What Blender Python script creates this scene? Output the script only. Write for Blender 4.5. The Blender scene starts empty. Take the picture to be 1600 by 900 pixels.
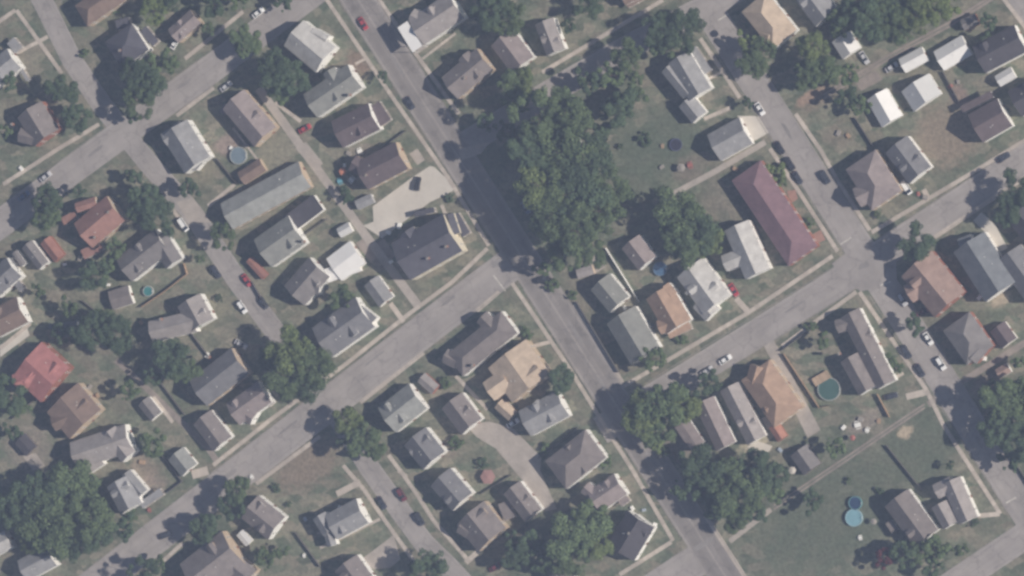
import bpy, bmesh, math, random
import numpy as np
from mathutils import Vector, Matrix

random.seed(7)
SC = bpy.context.scene
COL = SC.collection
R = math.radians

# ------------------------------------------------------------------ camera
S = 0.21                       # metres per photo pixel on the ground
DIST, TILT = 2200.0, R(16)     # aircraft slightly to the right of the block
cam_d = bpy.data.cameras.new('camera')
cam = bpy.data.objects.new('camera', cam_d)
COL.objects.link(cam)
cam.location = (DIST * math.sin(TILT), 0, DIST * math.cos(TILT))
cam.rotation_euler = (0, TILT, 0)
cam_d.sensor_width = 36
cam_d.lens = DIST * 36 / (1600 * S)
cam_d.clip_start, cam_d.clip_end = 5, 6000
SC.camera = cam

# ------------------------------------------------------------------ sky, sun, exposure
SUN_EL, SUN_AZ = R(37), R(90)          # morning sun straight from the right of the picture
w = bpy.data.worlds.new('World')
SC.world = w
w.use_nodes = True
nt = w.node_tree
nt.nodes.clear()
sky = nt.nodes.new('ShaderNodeTexSky')
sky.sky_type = 'NISHITA'
sky.sun_disc = False
sky.sun_elevation, sky.sun_rotation = SUN_EL, SUN_AZ
bgn = nt.nodes.new('ShaderNodeBackground')
bgn.inputs['Strength'].default_value = 0.05
wo = nt.nodes.new('ShaderNodeOutputWorld')
nt.links.new(sky.outputs[0], bgn.inputs[0])
nt.links.new(bgn.outputs[0], wo.inputs[0])
sun_d = bpy.data.lights.new('sun', 'SUN')
sun_d.energy, sun_d.angle, sun_d.color = 5.0, R(0.5), (1, 0.915, 0.80)
sun = bpy.data.objects.new('sun', sun_d)
COL.objects.link(sun)
sun.location = (300, 0, 300)
sun.rotation_euler = (0, math.pi / 2 - SUN_EL, 0)
SC.view_settings.view_transform = 'Standard'
SC.view_settings.look = 'None'
SC.view_settings.exposure = 0.05
SC.view_settings.gamma = 1
SC.view_settings.use_curve_mapping = False
SC.render.engine = 'CYCLES'
SC.cycles.use_denoising = True
SC.cycles.volume_bounces = 1
SC.cycles.max_bounces = 5
SC.cycles.pixel_filter_type = 'BLACKMAN_HARRIS'
SC.cycles.filter_width = 2.8

# ------------------------------------------------------------------ photo pixel -> place
CAMP = np.array(cam.location)
RIGHT = np.array([math.cos(TILT), 0, -math.sin(TILT)])
FWD = np.array([-math.sin(TILT), 0, -math.cos(TILT)])
UP = np.array([0, 1.0, 0])

def G(px, py, z=0.0):
    d = FWD * DIST + RIGHT * (px - 800) * S - UP * (py - 450) * S
    k = (z - CAMP[2]) / d[2]
    p = CAMP + d * k
    return (float(p[0]), float(p[1]))

OX, OY, K = (0, 400, 800, 1180), (0, 220, 440, 664), 420 / 1600
def T(t, x, y):
    if t == 'P':
        return (x, y)
    return (OX[int(t[1])] + x * K, OY[int(t[0])] + y * K)

# ------------------------------------------------------------------ materials
MATS = {}
def nodes_of(name):
    m = bpy.data.materials.new(name)
    m.use_nodes = True
    n = m.node_tree
    return m, n, n.nodes['Principled BSDF']

def rgba(c, k=1.0):
    return (min(1, c[0] * k), min(1, c[1] * k), min(1, c[2] * k), 1)

def surface(name, c, rough=0.9, var=0.25, scale=0.8, bump=0.0, bscale=8, island=0.0, objvar=0.0, stretch=None, metal=0.0, fine=0.0):
    """colour with two octaves of blotches, optional per-piece and per-object variation"""
    if name in MATS:
        return MATS[name]
    m, n, b = nodes_of(name)
    N, L = n.nodes, n.links
    tc = N.new('ShaderNodeTexCoord')
    src = tc.outputs['Object']
    if stretch:
        mp = N.new('ShaderNodeMapping')
        mp.inputs['Scale'].default_value = stretch
        L.new(tc.outputs['UV'], mp.inputs[0])
        src = mp.outputs[0]
    no = N.new('ShaderNodeTexNoise')
    no.inputs['Scale'].default_value = scale
    no.inputs['Detail'].default_value = 6
    no.inputs['Roughness'].default_value = 0.65
    L.new(src, no.inputs[0])
    mx = N.new('ShaderNodeMixRGB')
    mx.inputs[1].default_value = rgba(c, 1 - var)
    mx.inputs[2].default_value = rgba(c, 1 + var)
    rmp = N.new('ShaderNodeMapRange')
    rmp.inputs[1].default_value, rmp.inputs[2].default_value = 0.3, 0.7
    L.new(no.outputs[0], rmp.inputs[0])
    L.new(rmp.outputs[0], mx.inputs[0])
    out = mx.outputs[0]
    def scaled(out, fac_socket, amt):
        mr = N.new('ShaderNodeMapRange')
        mr.inputs[3].default_value, mr.inputs[4].default_value = 1 - amt, 1 + amt
        L.new(fac_socket, mr.inputs[0])
        mm = N.new('ShaderNodeMixRGB')
        mm.blend_type = 'MULTIPLY'
        mm.inputs[0].default_value = 1
        L.new(out, mm.inputs[1])
        L.new(mr.outputs[0], mm.inputs[2])
        return mm.outputs[0]
    if fine:
        n2 = N.new('ShaderNodeTexNoise')
        n2.inputs['Scale'].default_value = scale * 9
        n2.inputs['Detail'].default_value = 3
        L.new(src, n2.inputs[0])
        out = scaled(out, n2.outputs[0], fine)
    if island:
        g = N.new('ShaderNodeNewGeometry')
        out = scaled(out, g.outputs['Random Per Island'], island)
    if objvar:
        oi = N.new('ShaderNodeObjectInfo')
        out = scaled(out, oi.outputs['Random'], objvar)
    L.new(out, b.inputs['Base Color'])
    b.inputs['Roughness'].default_value = rough
    b.inputs['Metallic'].default_value = metal
    b.inputs['Specular IOR Level'].default_value = 0.25
    if bump:
        n3 = N.new('ShaderNodeTexNoise')
        n3.inputs['Scale'].default_value = bscale
        n3.inputs['Detail'].default_value = 4
        L.new(tc.outputs['Object'], n3.inputs[0])
        bp = N.new('ShaderNodeBump')
        bp.inputs['Strength'].default_value = bump
        bp.inputs['Distance'].default_value = 0.1
        L.new(n3.outputs[0], bp.inputs['Height'])
        L.new(bp.outputs[0], b.inputs['Normal'])
    MATS[name] = m
    return m

ROOF = dict(dk=(.075, .07, .08), slate=(.085, .083, .10), grey=(.17, .168, .178), lg=(.27, .268, .275), lg2=(.27, .275, .265),
            lw=(.42, .41, .40), white=(.74, .73, .72), ww=(.55, .55, .55), taupe=(.195, .172, .168), pg=(.185, .172, .172),
            brown=(.20, .145, .12), db=(.12, .095, .10), tan=(.48, .385, .30), red=(.28, .155, .13), coral=(.38, .165, .155),
            maroon=(.185, .115, .13), pt=(.31, .22, .19), ot=(.34, .235, .175), bg=(.155, .165, .18), gg=(.22, .222, .21),
            lgb=(.29, .265, .258), tp=(.25, .212, .21), orange=(.40, .2, .15), rb=(.3, .15, .12))
WALL = dict(white=(.80, .79, .76), cream=(.66, .6, .48), tan=(.5, .40, .30), grey=(.42, .42, .43), brick=(.32, .14, .10), dark=(.16, .14, .13), blue=(.4, .45, .52))
def roof_mat(k):
    return surface('roof_' + k, ROOF[k], 0.85, 0.2, 0.4, 0.3, 6, objvar=0.08, fine=0.16) if k not in ('white', 'ww') else surface('metal_roof_' + k, ROOF[k], 0.5, 0.05, 0.3, 0, objvar=0.04, fine=0.04)
def wall_mat(k):
    return surface('wall_' + k, WALL[k], 0.8, 0.08, 0.6, fine=0.05)

M_conc = surface('sidewalk_concrete', (.46, .405, .355), 0.9, 0.16, 0.12, island=0.12, fine=0.08)
M_kerb = surface('kerb_concrete', (.30, .275, .25), 0.9, 0.2, 0.3, fine=0.1)
M_drive = surface('drive_concrete', (.56, .52, .465), 0.9, 0.12, 0.10, fine=0.08)
M_dirt = surface('dirt_track', (.27, .232, .205), 0.95, 0.28, 0.25, fine=0.2)
M_gravel = surface('gravel', (.38, .34, .305), 0.95, 0.2, 0.2, fine=0.2)
M_wood = surface('fence_wood', (.36, .25, .17), 0.85, 0.2, 0.5, island=0.15)
M_grey_wood = surface('weathered_wood', (.13, .12, .115), 0.85, 0.2, 0.5, island=0.15)
M_vinyl = surface('white_vinyl', (.8, .79, .77), 0.6, 0.04, 0.5)
M_trim = surface('white_trim', (.80, .79, .76), 0.6, 0.05, 0.5)
M_glass = surface('dark_glass', (.03, .035, .045), 0.1, 0.1, 0.5)
M_door = surface('door_paint', (.2, .09, .06), 0.5, 0.1, 1, objvar=0.4)
M_tyre = surface('tyre_rubber', (.02, .02, .02), 0.8, 0.1, 3)
M_rim = surface('wheel_rim', (.4, .4, .42), 0.3, 0.1, 3, metal=0.8)
M_lamp = surface('lamp_glass', (.8, .8, .78), 0.1, 0.05, 3)
M_tail = surface('tail_glass', (.4, .02, .02), 0.2, 0.05, 3)
M_bark = surface('bark', (.12, .09, .07), 0.95, 0.3, 2, 0.6, 12)
M_brick = surface('chimney_brick', (.33, .17, .12), 0.9, 0.2, 3)
M_line = surface('road_paint', (.55, .52, .47), 0.8, 0.25, 0.5, fine=0.2)

def leaf_mat(name, c):
    m, n, b = nodes_of(name)
    N, L = n.nodes, n.links
    g = N.new('ShaderNodeNewGeometry')
    oi = N.new('ShaderNodeObjectInfo')
    tc = N.new('ShaderNodeTexCoord')
    no = N.new('ShaderNodeTexNoise')
    no.inputs['Scale'].default_value = 2.2
    no.inputs['Detail'].default_value = 3
    L.new(tc.outputs['Object'], no.inputs[0])
    ad = N.new('ShaderNodeMath')
    ad.operation = 'MULTIPLY_ADD'
    ad.inputs[1].default_value = 0.55
    L.new(g.outputs['Random Per Island'], ad.inputs[0])
    ms = N.new('ShaderNodeMath')
    ms.operation = 'MULTIPLY'
    ms.inputs[1].default_value = 0.55
    L.new(no.outputs[0], ms.inputs[0])
    L.new(ms.outputs[0], ad.inputs[2])
    mx = N.new('ShaderNodeMixRGB')
    mx.inputs[1].default_value = rgba((c[0] * .62, c[1] * .7, c[2] * .8))
    mx.inputs[2].default_value = rgba((c[0] * 1.5, c[1] * 1.38, c[2] * 1.15))
    L.new(ad.outputs[0], mx.inputs[0])
    mr = N.new('ShaderNodeMapRange')
    mr.inputs[3].default_value, mr.inputs[4].default_value = 0.85, 1.15
    L.new(oi.outputs['Random'], mr.inputs[0])
    mm = N.new('ShaderNodeMixRGB')
    mm.blend_type = 'MULTIPLY'
    mm.inputs[0].default_value = 1
    L.new(mx.outputs[0], mm.inputs[1])
    L.new(mr.outputs[0], mm.inputs[2])
    L.new(mm.outputs[0], b.inputs['Base Color'])
    b.inputs['Roughness'].default_value = 0.75
    b.inputs['Specular IOR Level'].default_value = 0.15
    return m
LEAF = dict(dark=leaf_mat('leaves_dark', (.066, .102, .062)), mid=leaf_mat('leaves_mid', (.090, .130, .068)),
            light=leaf_mat('leaves_light', (.125, .165, .072)), maroon=leaf_mat('leaves_maroon', (.10, .035, .045)))

# ground: mottled lawn with worn dirt patches (photo px centre, radii, colour)
PATCH = [(1480, 212, 54, 46, .95, (.235, .195, .150)), (480, 728, 60, 34, .9, (.225, .185, .145)), (1414, 676, 13, 9, 1, (.42, .35, .26)), (1563, 468, 17, 11, 1, (.34, .29, .22)),
         (1042, 752, 14, 10, 1, (.33, .26, .22)), (430, 238, 40, 26, .8, (.25, .235, .18)), (315, 270, 30, 26, .5, (.2, .18, .13)), (355, 225, 22, 16, .9, (.3, .24, .21)),
         (1268, 150, 28, 9, 1, (.33, .235, .18)), (1290, 148, 60, 16, .5, (.24, .19, .15)), (480, 350, 40, 22, .6, (.22, .2, .15)), (560, 100, 16, 26, .5, (.25, .16, .13)), (590, 400, 16, 26, .6, (.27, .23, .2)),
         (905, 470, 26, 50, .6, (.2, .18, .14)), (1130, 320, 30, 40, .5, (.2, .18, .15)), (45, 700, 40, 40, .7, (.25, .22, .19)), (225, 735, 22, 26, .6, (.28, .22, .18)),
         (1500, 150, 14, 18, .7, (.26, .19, .17)), (150, 610, 26, 18, .6, (.24, .21, .16)), (330, 480, 40, 30, .4, (.2, .19, .13)), (1180, 690, 30, 14, .7, (.45, .4, .3)),
         (715, 765, 26, 16, .4, (.2, .19, .13)), (1080, 262, 30, 22, .6, (.2, .17, .14)), (40, 90, 30, 20, .5, (.24, .21, .17)), (60, 300, 26, 14, .6, (.26, .23, .19)), (100, 190, 22, 12, .6, (.25, .21, .17)), (400, 452, 18, 30, .6, (.24, .22, .17)), (330, 250, 18, 20, .5, (.22, .2, .15)), (640, 160, 14, 24, .4, (.22, .2, .15)), (1310, 210, 26, 20, .5, (.22, .19, .15)), (1350, 660, 34, 14, .7, (.27, .23, .2)), (700, 700, 20, 14, .6, (.25, .21, .18)), (850, 470, 10, 16, .5, (.2, .2, .15)), (240, 760, 22, 20, .6, (.27, .22, .19)), (20, 480, 26, 16, .6, (.26, .22, .19)), (1065, 690, 22, 26, .7, (.25, .21, .19)), (1540, 600, 26, 14, .6, (.25, .2, .17)), (560, 240, 20, 16, .6, (.27, .23, .2)), (985, 470, 10, 26, .5, (.26, .23, .19)), (1440, 120, 30, 14, .5, (.22, .2, .15)), (300, 850, 26, 12, .4, (.22, .2, .16))]
def ground_mat():
    m, n, b = nodes_of('lawn')
    N, L = n.nodes, n.links
    g = N.new('ShaderNodeNewGeometry')
    def noise(scale, det=5, rough=.6):
        no = N.new('ShaderNodeTexNoise')
        no.inputs['Scale'].default_value = scale
        no.inputs['Detail'].default_value = det
        no.inputs['Roughness'].default_value = rough
        L.new(g.outputs['Position'], no.inputs[0])
        return no
    def ramp(sock, a, bb):
        r = N.new('ShaderNodeMapRange')
        r.inputs[1].default_value, r.inputs[2].default_value = a, bb
        L.new(sock, r.inputs[0])
        return r.outputs[0]
    mx = N.new('ShaderNodeMixRGB')
    mx.inputs[1].default_value = (.080, .104, .072, 1)
    mx.inputs[2].default_value = (.150, .162, .116, 1)
    L.new(ramp(noise(.13, 7, .7).outputs[0], .38, .62), mx.inputs[0])
    m2 = N.new('ShaderNodeMixRGB')
    m2.inputs[2].default_value = (.20, .18, .14, 1)
    L.new(mx.outputs[0], m2.inputs[1])
    r2 = ramp(noise(.06, 7, .75).outputs[0], .50, .70)
    ml = N.new('ShaderNodeMath')
    ml.operation = 'MULTIPLY'
    ml.inputs[1].default_value = .65
    L.new(r2, ml.inputs[0])
    L.new(ml.outputs[0], m2.inputs[0])
    lp = N.new('ShaderNodeMapping')
    lp.inputs['Rotation'].default_value = (0, 0, R(-33))
    lp.inputs['Scale'].default_value = (1 / 22, 1 / 13, 1)
    dj = noise(.25, 3)
    dv = N.new('ShaderNodeVectorMath')
    dv.operation = 'MULTIPLY_ADD'
    dv.inputs[1].default_value = (4, 4, 0)
    L.new(dj.outputs['Color'], dv.inputs[0])
    L.new(g.outputs['Position'], dv.inputs[2])
    L.new(dv.outputs[0], lp.inputs[0])
    vo = N.new('ShaderNodeTexVoronoi')
    vo.distance = 'CHEBYCHEV'
    vo.inputs['Randomness'].default_value = .6
    L.new(lp.outputs[0], vo.inputs['Vector'])
    sx = N.new('ShaderNodeSeparateColor')
    L.new(vo.outputs['Color'], sx.inputs[0])
    tn = N.new('ShaderNodeMixRGB')                    # dry, worn plots
    tn.inputs[2].default_value = (.235, .205, .162, 1)
    rt = N.new('ShaderNodeMapRange')
    rt.inputs[1].default_value, rt.inputs[2].default_value = .25, 1.0
    rt.inputs[3].default_value, rt.inputs[4].default_value = .05, .72
    L.new(sx.outputs[0], rt.inputs[0])
    L.new(rt.outputs[0], tn.inputs[0])
    L.new(m2.outputs[0], tn.inputs[1])
    br = N.new('ShaderNodeMapRange')
    br.inputs[3].default_value, br.inputs[4].default_value = .92, 1.25
    L.new(sx.outputs[1], br.inputs[0])
    bm2 = N.new('ShaderNodeMixRGB')
    bm2.blend_type = 'MULTIPLY'
    bm2.inputs[0].default_value = 1
    L.new(tn.outputs[0], bm2.inputs[1])
    L.new(br.outputs[0], bm2.inputs[2])
    out = bm2.outputs[0]
    # the big mown lawns stay green
    for (px, py, rx, ry, c) in ((1300, 800, 150, 105, (.108, .127, .092)), (1030, 230, 90, 60, (.100, .124, .090)), (1440, 700, 70, 60, (.108, .127, .092))):
        x, y = G(px, py)
        mp = N.new('ShaderNodeMapping')
        mp.vector_type = 'TEXTURE'
        mp.inputs['Location'].default_value = (x, y, 0)
        mp.inputs['Scale'].default_value = (rx * S, ry * S, 1)
        mp.inputs['Rotation'].default_value = (0, 0, R(32))
        L.new(g.outputs['Position'], mp.inputs[0])
        ln = N.new('ShaderNodeVectorMath')
        ln.operation = 'LENGTH'
        L.new(mp.outputs[0], ln.inputs[0])
        r = N.new('ShaderNodeMapRange')
        r.inputs[1].default_value, r.inputs[2].default_value = .6, 1.15
        r.inputs[3].default_value, r.inputs[4].default_value = .8, 0
        L.new(ln.outputs['Value'], r.inputs[0])
        mm = N.new('ShaderNodeMixRGB')
        mm.inputs[2].default_value = (*c, 1)
        L.new(r.outputs[0], mm.inputs[0])
        L.new(out, mm.inputs[1])
        out = mm.outputs[0]
    wob = noise(.5, 4)
    for (px, py, rx, ry, amt, c) in PATCH:
        x, y = G(px, py)
        mp = N.new('ShaderNodeMapping')
        mp.vector_type = 'TEXTURE'
        mp.inputs['Location'].default_value = (x, y, 0)
        mp.inputs['Scale'].default_value = (rx * S, ry * S, 1)
        mp.inputs['Rotation'].default_value = (0, 0, R(32))
        L.new(g.outputs['Position'], mp.inputs[0])
        ln = N.new('ShaderNodeVectorMath')
        ln.operation = 'LENGTH'
        L.new(mp.outputs[0], ln.inputs[0])
        a = N.new('ShaderNodeMath')
        a.operation = 'MULTIPLY_ADD'
        a.inputs[1].default_value = 1.3
        L.new(wob.outputs[0], a.inputs[0])
        L.new(ln.outputs['Value'], a.inputs[2])
        r = N.new('ShaderNodeMapRange')
        r.inputs[1].default_value, r.inputs[2].default_value = 1.35, 1.85
        r.inputs[3].default_value, r.inputs[4].default_value = amt, 0
        L.new(a.outputs[0], r.inputs[0])
        mm = N.new('ShaderNodeMixRGB')
        mm.inputs[2].default_value = (*c, 1)
        L.new(r.outputs[0], mm.inputs[0])
        L.new(out, mm.inputs[1])
        out = mm.outputs[0]
    fn = noise(.8, 8, .8)
    rr = N.new('ShaderNodeMapRange')
    rr.inputs[1].default_value, rr.inputs[2].default_value = .3, .7
    rr.inputs[3].default_value, rr.inputs[4].default_value = .52, 1.5
    L.new(fn.outputs[0], rr.inputs[0])
    mm = N.new('ShaderNodeMixRGB')
    mm.blend_type = 'MULTIPLY'
    mm.inputs[0].default_value = 1
    L.new(out, mm.inputs[1])
    L.new(rr.outputs[0], mm.inputs[2])
    L.new(mm.outputs[0], b.inputs['Base Color'])
    b.inputs['Roughness'].default_value = 1
    b.inputs['Specular IOR Level'].default_value = 0.05
    bp = N.new('ShaderNodeBump')
    bp.inputs['Strength'].default_value = .5
    bp.inputs['Distance'].default_value = .15
    L.new(fn.outputs[0], bp.inputs['Height'])
    L.new(bp.outputs[0], b.inputs['Normal'])
    return m

def road_mat(name, c, bands, seams=True):
    """asphalt; UV.x runs along the road in metres, UV.y across it (-1..1)"""
    m, n, b = nodes_of(name)
    N, L = n.nodes, n.links
    uv = N.new('ShaderNodeTexCoord')
    sp = N.new('ShaderNodeSeparateXYZ')
    L.new(uv.outputs['UV'], sp.inputs[0])
    g = N.new('ShaderNodeNewGeometry')
    no = N.new('ShaderNodeTexNoise')
    no.inputs['Scale'].default_value = .09
    no.inputs['Detail'].default_value = 7
    no.inputs['Roughness'].default_value = .7
    L.new(g.outputs['Position'], no.inputs[0])
    mx = N.new('ShaderNodeMixRGB')
    mx.inputs[1].default_value = rgba(c, .86)
    mx.inputs[2].default_value = rgba(c, 1.14)
    mr = N.new('ShaderNodeMapRange')
    mr.inputs[1].default_value, mr.inputs[2].default_value = .35, .65
    L.new(no.outputs[0], mr.inputs[0])
    L.new(mr.outputs[0], mx.inputs[0])
    out = mx.outputs[0]
    wb = N.new('ShaderNodeTexNoise')
    wb.inputs['Scale'].default_value = .06
    wb.inputs['Detail'].default_value = 3
    L.new(g.outputs['Position'], wb.inputs[0])
    for (pos, wid, mul, breakup) in bands:     # worn lanes, seams and patched strips
        a = N.new('ShaderNodeMath')
        a.operation = 'MULTIPLY_ADD'
        a.inputs[1].default_value = .10
        L.new(wb.outputs[0], a.inputs[0])
        L.new(sp.outputs['Y'], a.inputs[2])
        d = N.new('ShaderNodeMath')
        d.operation = 'SUBTRACT'
        d.inputs[1].default_value = pos + .05
        L.new(a.outputs[0], d.inputs[0])
        ab = N.new('ShaderNodeMath')
        ab.operation = 'ABSOLUTE'
        L.new(d.outputs[0], ab.inputs[0])
        r = N.new('ShaderNodeMapRange')
        r.inputs[1].default_value, r.inputs[2].default_value = wid * .6, wid
        r.inputs[3].default_value, r.inputs[4].default_value = 1, 0
        L.new(ab.outputs[0], r.inputs[0])
        bk = N.new('ShaderNodeTexNoise')
        bk.inputs['Scale'].default_value = .05 + .03 * abs(pos)
        bk.inputs['Detail'].default_value = 4
        bk.noise_dimensions = '4D'
        bk.inputs['W'].default_value = pos * 7
        L.new(g.outputs['Position'], bk.inputs['Vector'])
        r2 = N.new('ShaderNodeMapRange')
        r2.inputs[1].default_value, r2.inputs[2].default_value = .5 - breakup, .5 + breakup * .3
        L.new(bk.outputs[0], r2.inputs[0])
        mu = N.new('ShaderNodeMath')
        mu.operation = 'MULTIPLY'
        L.new(r.outputs[0], mu.inputs[0])
        L.new(r2.outputs[0], mu.inputs[1])
        mm = N.new('ShaderNodeMixRGB')
        mm.blend_type = 'MULTIPLY'
        mm.inputs[2].default_value = (mul, mul, mul * .99, 1)
        L.new(mu.outputs[0], mm.inputs[0])
        L.new(out, mm.inputs[1])
        out = mm.outputs[0]
    # cracks
    vo = N.new('ShaderNodeTexVoronoi')
    vo.feature = 'DISTANCE_TO_EDGE'
    vo.inputs['Scale'].default_value = .11
    dn = N.new('ShaderNodeTexNoise')
    dn.inputs['Scale'].default_value = .35
    dn.inputs['Detail'].default_value = 5
    L.new(g.outputs['Position'], dn.inputs[0])
    va = N.new('ShaderNodeVectorMath')
    va.operation = 'MULTIPLY_ADD'
    va.inputs[1].default_value = (5, 5, 5)
    L.new(dn.outputs['Color'], va.inputs[0])
    L.new(g.outputs['Position'], va.inputs[2])
    L.new(va.outputs[0], vo.inputs['Vector'])
    cr = N.new('ShaderNodeMapRange')
    cr.inputs[1].default_value, cr.inputs[2].default_value = .006, .03
    cr.inputs[3].default_value, cr.inputs[4].default_value = .82, 1
    L.new(vo.outputs['Distance'], cr.inputs[0])
    mm = N.new('ShaderNodeMixRGB')
    mm.blend_type = 'MULTIPLY'
    mm.inputs[0].default_value = 1
    L.new(out, mm.inputs[1])
    L.new(cr.outputs[0], mm.inputs[2])
    L.new(mm.outputs[0], b.inputs['Base Color'])
    b.inputs['Roughness'].default_value = .9
    b.inputs['Specular IOR Level'].default_value = .2
    return m
M_main = road_mat('main_street_asphalt', (.252, .230, .218), [(0, .06, 1.36, .6), (-.5, .22, .88, .3), (.5, .22, .88, .3), (-.95, .12, 1.3, .5), (.95, .12, 1.28, .5), (.33, .03, 1.2, .1), (-.2, .025, .82, .2), (.68, .02, .82, .2)])
M_side = road_mat('side_street_asphalt', (.325, .298, .284), [(.02, .025, .86, .2), (-.45, .16, 1.06, .2), (.45, .16, .95, .2), (.72, .04, .86, .15), (-.72, .03, .88, .1), (.97, .1, 1.1, .3)])

# ------------------------------------------------------------------ mesh helpers
class MB:
    def __init__(s):
        s.v, s.f, s.uv, s.mi = [], [], None, []
    def add(s, verts, faces, mi=0):
        k = len(s.v)
        s.v += [tuple(p) for p in verts]
        s.f += [tuple(i + k for i in f) for f in faces]
        s.mi += [mi] * len(faces)
    def box(s, c, u, hx, hy, z0, z1, mi=0, top=1.0):
        ux, uy = u
        vx, vy = -uy, ux
        vs = []
        for z, k in ((z0, 1), (z1, top)):
            for a, b in ((-1, -1), (1, -1), (1, 1), (-1, 1)):
                vs.append((c[0] + ux * a * hx * k + vx * b * hy * k, c[1] + uy * a * hx * k + vy * b * hy * k, z))
        s.add(vs, [(3, 2, 1, 0), (4, 5, 6, 7), (0, 1, 5, 4), (1, 2, 6, 5), (2, 3, 7, 6), (3, 0, 4, 7)], mi)
    def cyl(s, c, r, z0, z1, n=20, r1=None, mi=0, cap=True):
        r1 = r if r1 is None else r1
        vs = [(c[0] + r * math.cos(2 * math.pi * i / n), c[1] + r * math.sin(2 * math.pi * i / n), z0) for i in range(n)]
        vs += [(c[0] + r1 * math.cos(2 * math.pi * i / n), c[1] + r1 * math.sin(2 * math.pi * i / n), z1) for i in range(n)]
        fs = [(i, (i + 1) % n, n + (i + 1) % n, n + i) for i in range(n)]
        if cap:
            fs += [tuple(range(n, 2 * n)), tuple(reversed(range(n)))]
        s.add(vs, fs, mi)
    def mesh(s, name, mats):
        me = bpy.data.meshes.new(name)
        me.from_pydata(s.v, [], s.f)
        for m in (mats if isinstance(mats, (list, tuple)) else [mats]):
            me.materials.append(m)
        if any(s.mi):
            me.polygons.foreach_set('material_index', s.mi)
        me.update()
        return me
    def build(s, name, mats, parent=None, **props):
        return link(name, s.mesh(name, mats), parent, **props)

def link(name, data, parent=None, loc=None, **props):
    o = bpy.data.objects.new(name, data)
    COL.objects.link(o)
    if parent:
        o.parent = parent
    if loc:
        o.location = loc
    for k, v in props.items():
        o[k] = v
    return o

def thing(name, label, cat, loc, rz=0, group=None):
    o = link(name, None, None, loc)
    o.empty_display_size = .5
    o.rotation_euler = (0, 0, rz)
    o['label'], o['category'] = label, cat
    if group:
        o['group'] = group
    return o

def strip(pts, hw, z):
    """flat ribbon with UVs along and across"""
    pts = [Vector(p) for p in pts]
    vs, uvs, fs = [], [], []
    d = 0
    NA = 8
    fine = [pts[0]]
    for a, b in zip(pts, pts[1:]):
        k = max(1, int((b - a).length / 12))
        fine += [a + (b - a) * (i / k) for i in range(1, k + 1)]
    pts = fine
    for i, p in enumerate(pts):
        a = pts[max(0, i - 1)]
        b = pts[min(len(pts) - 1, i + 1)]
        t = (b - a).normalized()
        n = Vector((-t.y, t.x))
        if i:
            d += (p - pts[i - 1]).length
        for j in range(NA + 1):
            k = -1 + 2 * j / NA
            q = p + n * hw * k
            vs.append((q.x, q.y, z))
            uvs.append((d, k))
    for i in range(len(pts) - 1):
        for j in range(NA):
            a = i * (NA + 1) + j
            fs.append((a, a + NA + 1, a + NA + 2, a + 1))
    fs = [tuple(reversed(f)) for f in fs]
    return vs, fs, uvs

def road(name, pxs, hw_px, z, mat, tile='P'):
    pts = [G(*T(tile, *p)) for p in pxs]
    vs, fs, uvs = strip(pts, hw_px * S, z)
    me = bpy.data.meshes.new(name)
    me.from_pydata(vs, [], fs)
    ul = me.uv_layers.new()
    for lp in me.loops:
        ul.data[lp.index].uv = uvs[lp.vertex_index]
    me.materials.append(mat)
    o = link(name, me, kind='structure')
    return o

def polygon(name, pxs, z, mat, tile='P'):
    mb = MB()
    pts = [G(*T(tile, *p)) for p in pxs]
    n = len(pts)
    ar = sum(pts[i][0] * pts[(i + 1) % n][1] - pts[(i + 1) % n][0] * pts[i][1] for i in range(n))
    if ar < 0:
        pts.reverse()
    mb.add([(x, y, z) for x, y in pts] + [(x, y, 0.0) for x, y in pts],
           [tuple(range(n))] + [((i + 1) % n, i, n + i, n + (i + 1) % n) for i in range(n)])
    return mb.build(name, mat, kind='structure')

def slabs(name, pxs, hw_px, tile='P', h=.10, step=1.6, gap=.04, mat=None):
    """sidewalk of separate poured slabs"""
    mb = MB()
    pts = [Vector(G(*T(tile, *p))) for p in pxs]
    for a, b in zip(pts, pts[1:]):
        L = (b - a).length
        t = (b - a).normalized()
        k = max(1, round(L / step))
        for i in range(k):
            c = a + t * (L * (i + .5) / k)
            mb.box(c, t, L / k / 2 - gap / 2, hw_px * S, 0, h + random.uniform(-.015, .015))
    return mb.build(name, mat or M_conc, kind='structure')

def kerb(pxs, tile='P'):
    mb = MB()
    pts = [Vector(G(*T(tile, *p))) for p in pxs]
    for a, b in zip(pts, pts[1:]):
        t = (b - a).normalized()
        mb.box((a + b) / 2, t, (b - a).length / 2, .09, 0, .13)
    return mb.build('kerb', M_kerb, kind='structure')

# ------------------------------------------------------------------ ground and streets
gm = MB()
gm.add([(-640, -640, 0), (640, -640, 0), (640, 640, 0), (-640, 640, 0)], [(0, 1, 2, 3)])
gm.build('ground', ground_mat(), kind='structure')

road('main_street', [(534.5, -40), (1197, 1000)], 25.5, .060, M_main)
road('cross_street', [(828, 390), (500, 642), (240, 842), (60, 981)], 26.5, .050, M_side)
road('cross_street', [(938, 673), (1026, 618), (1191, 516), (1335, 425), (1471, 336), (1680, 198)], 22.5, .050, M_side)
road('side_street', [(1102, 8), (1335, 375), (1370, 430), (1700, 955)], 23.5, .040, M_side)
road('cross_street', [(722, 228), (870, 138), (1000, 64), (1110, 8), (1200, -45)], 20, .050, M_side)
road('side_street', [(50, -30), (71, 10), (113, 95), (160, 165), (231, 254), (300, 332), (372, 440), (435, 525), (510, 622), (578, 732), (623, 795), (662, 848), (702, 887), (760, 950)], 17, .040, M_side)
road('cross_street', [(-60, 394), (0, 350), (110, 268), (330, 108), (430, 32), (520, -35)], 23, .050, M_side)
road('cross_street', [(1700, 772), (1600, 838), (1470, 925)], 21, .050, M_side)
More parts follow.
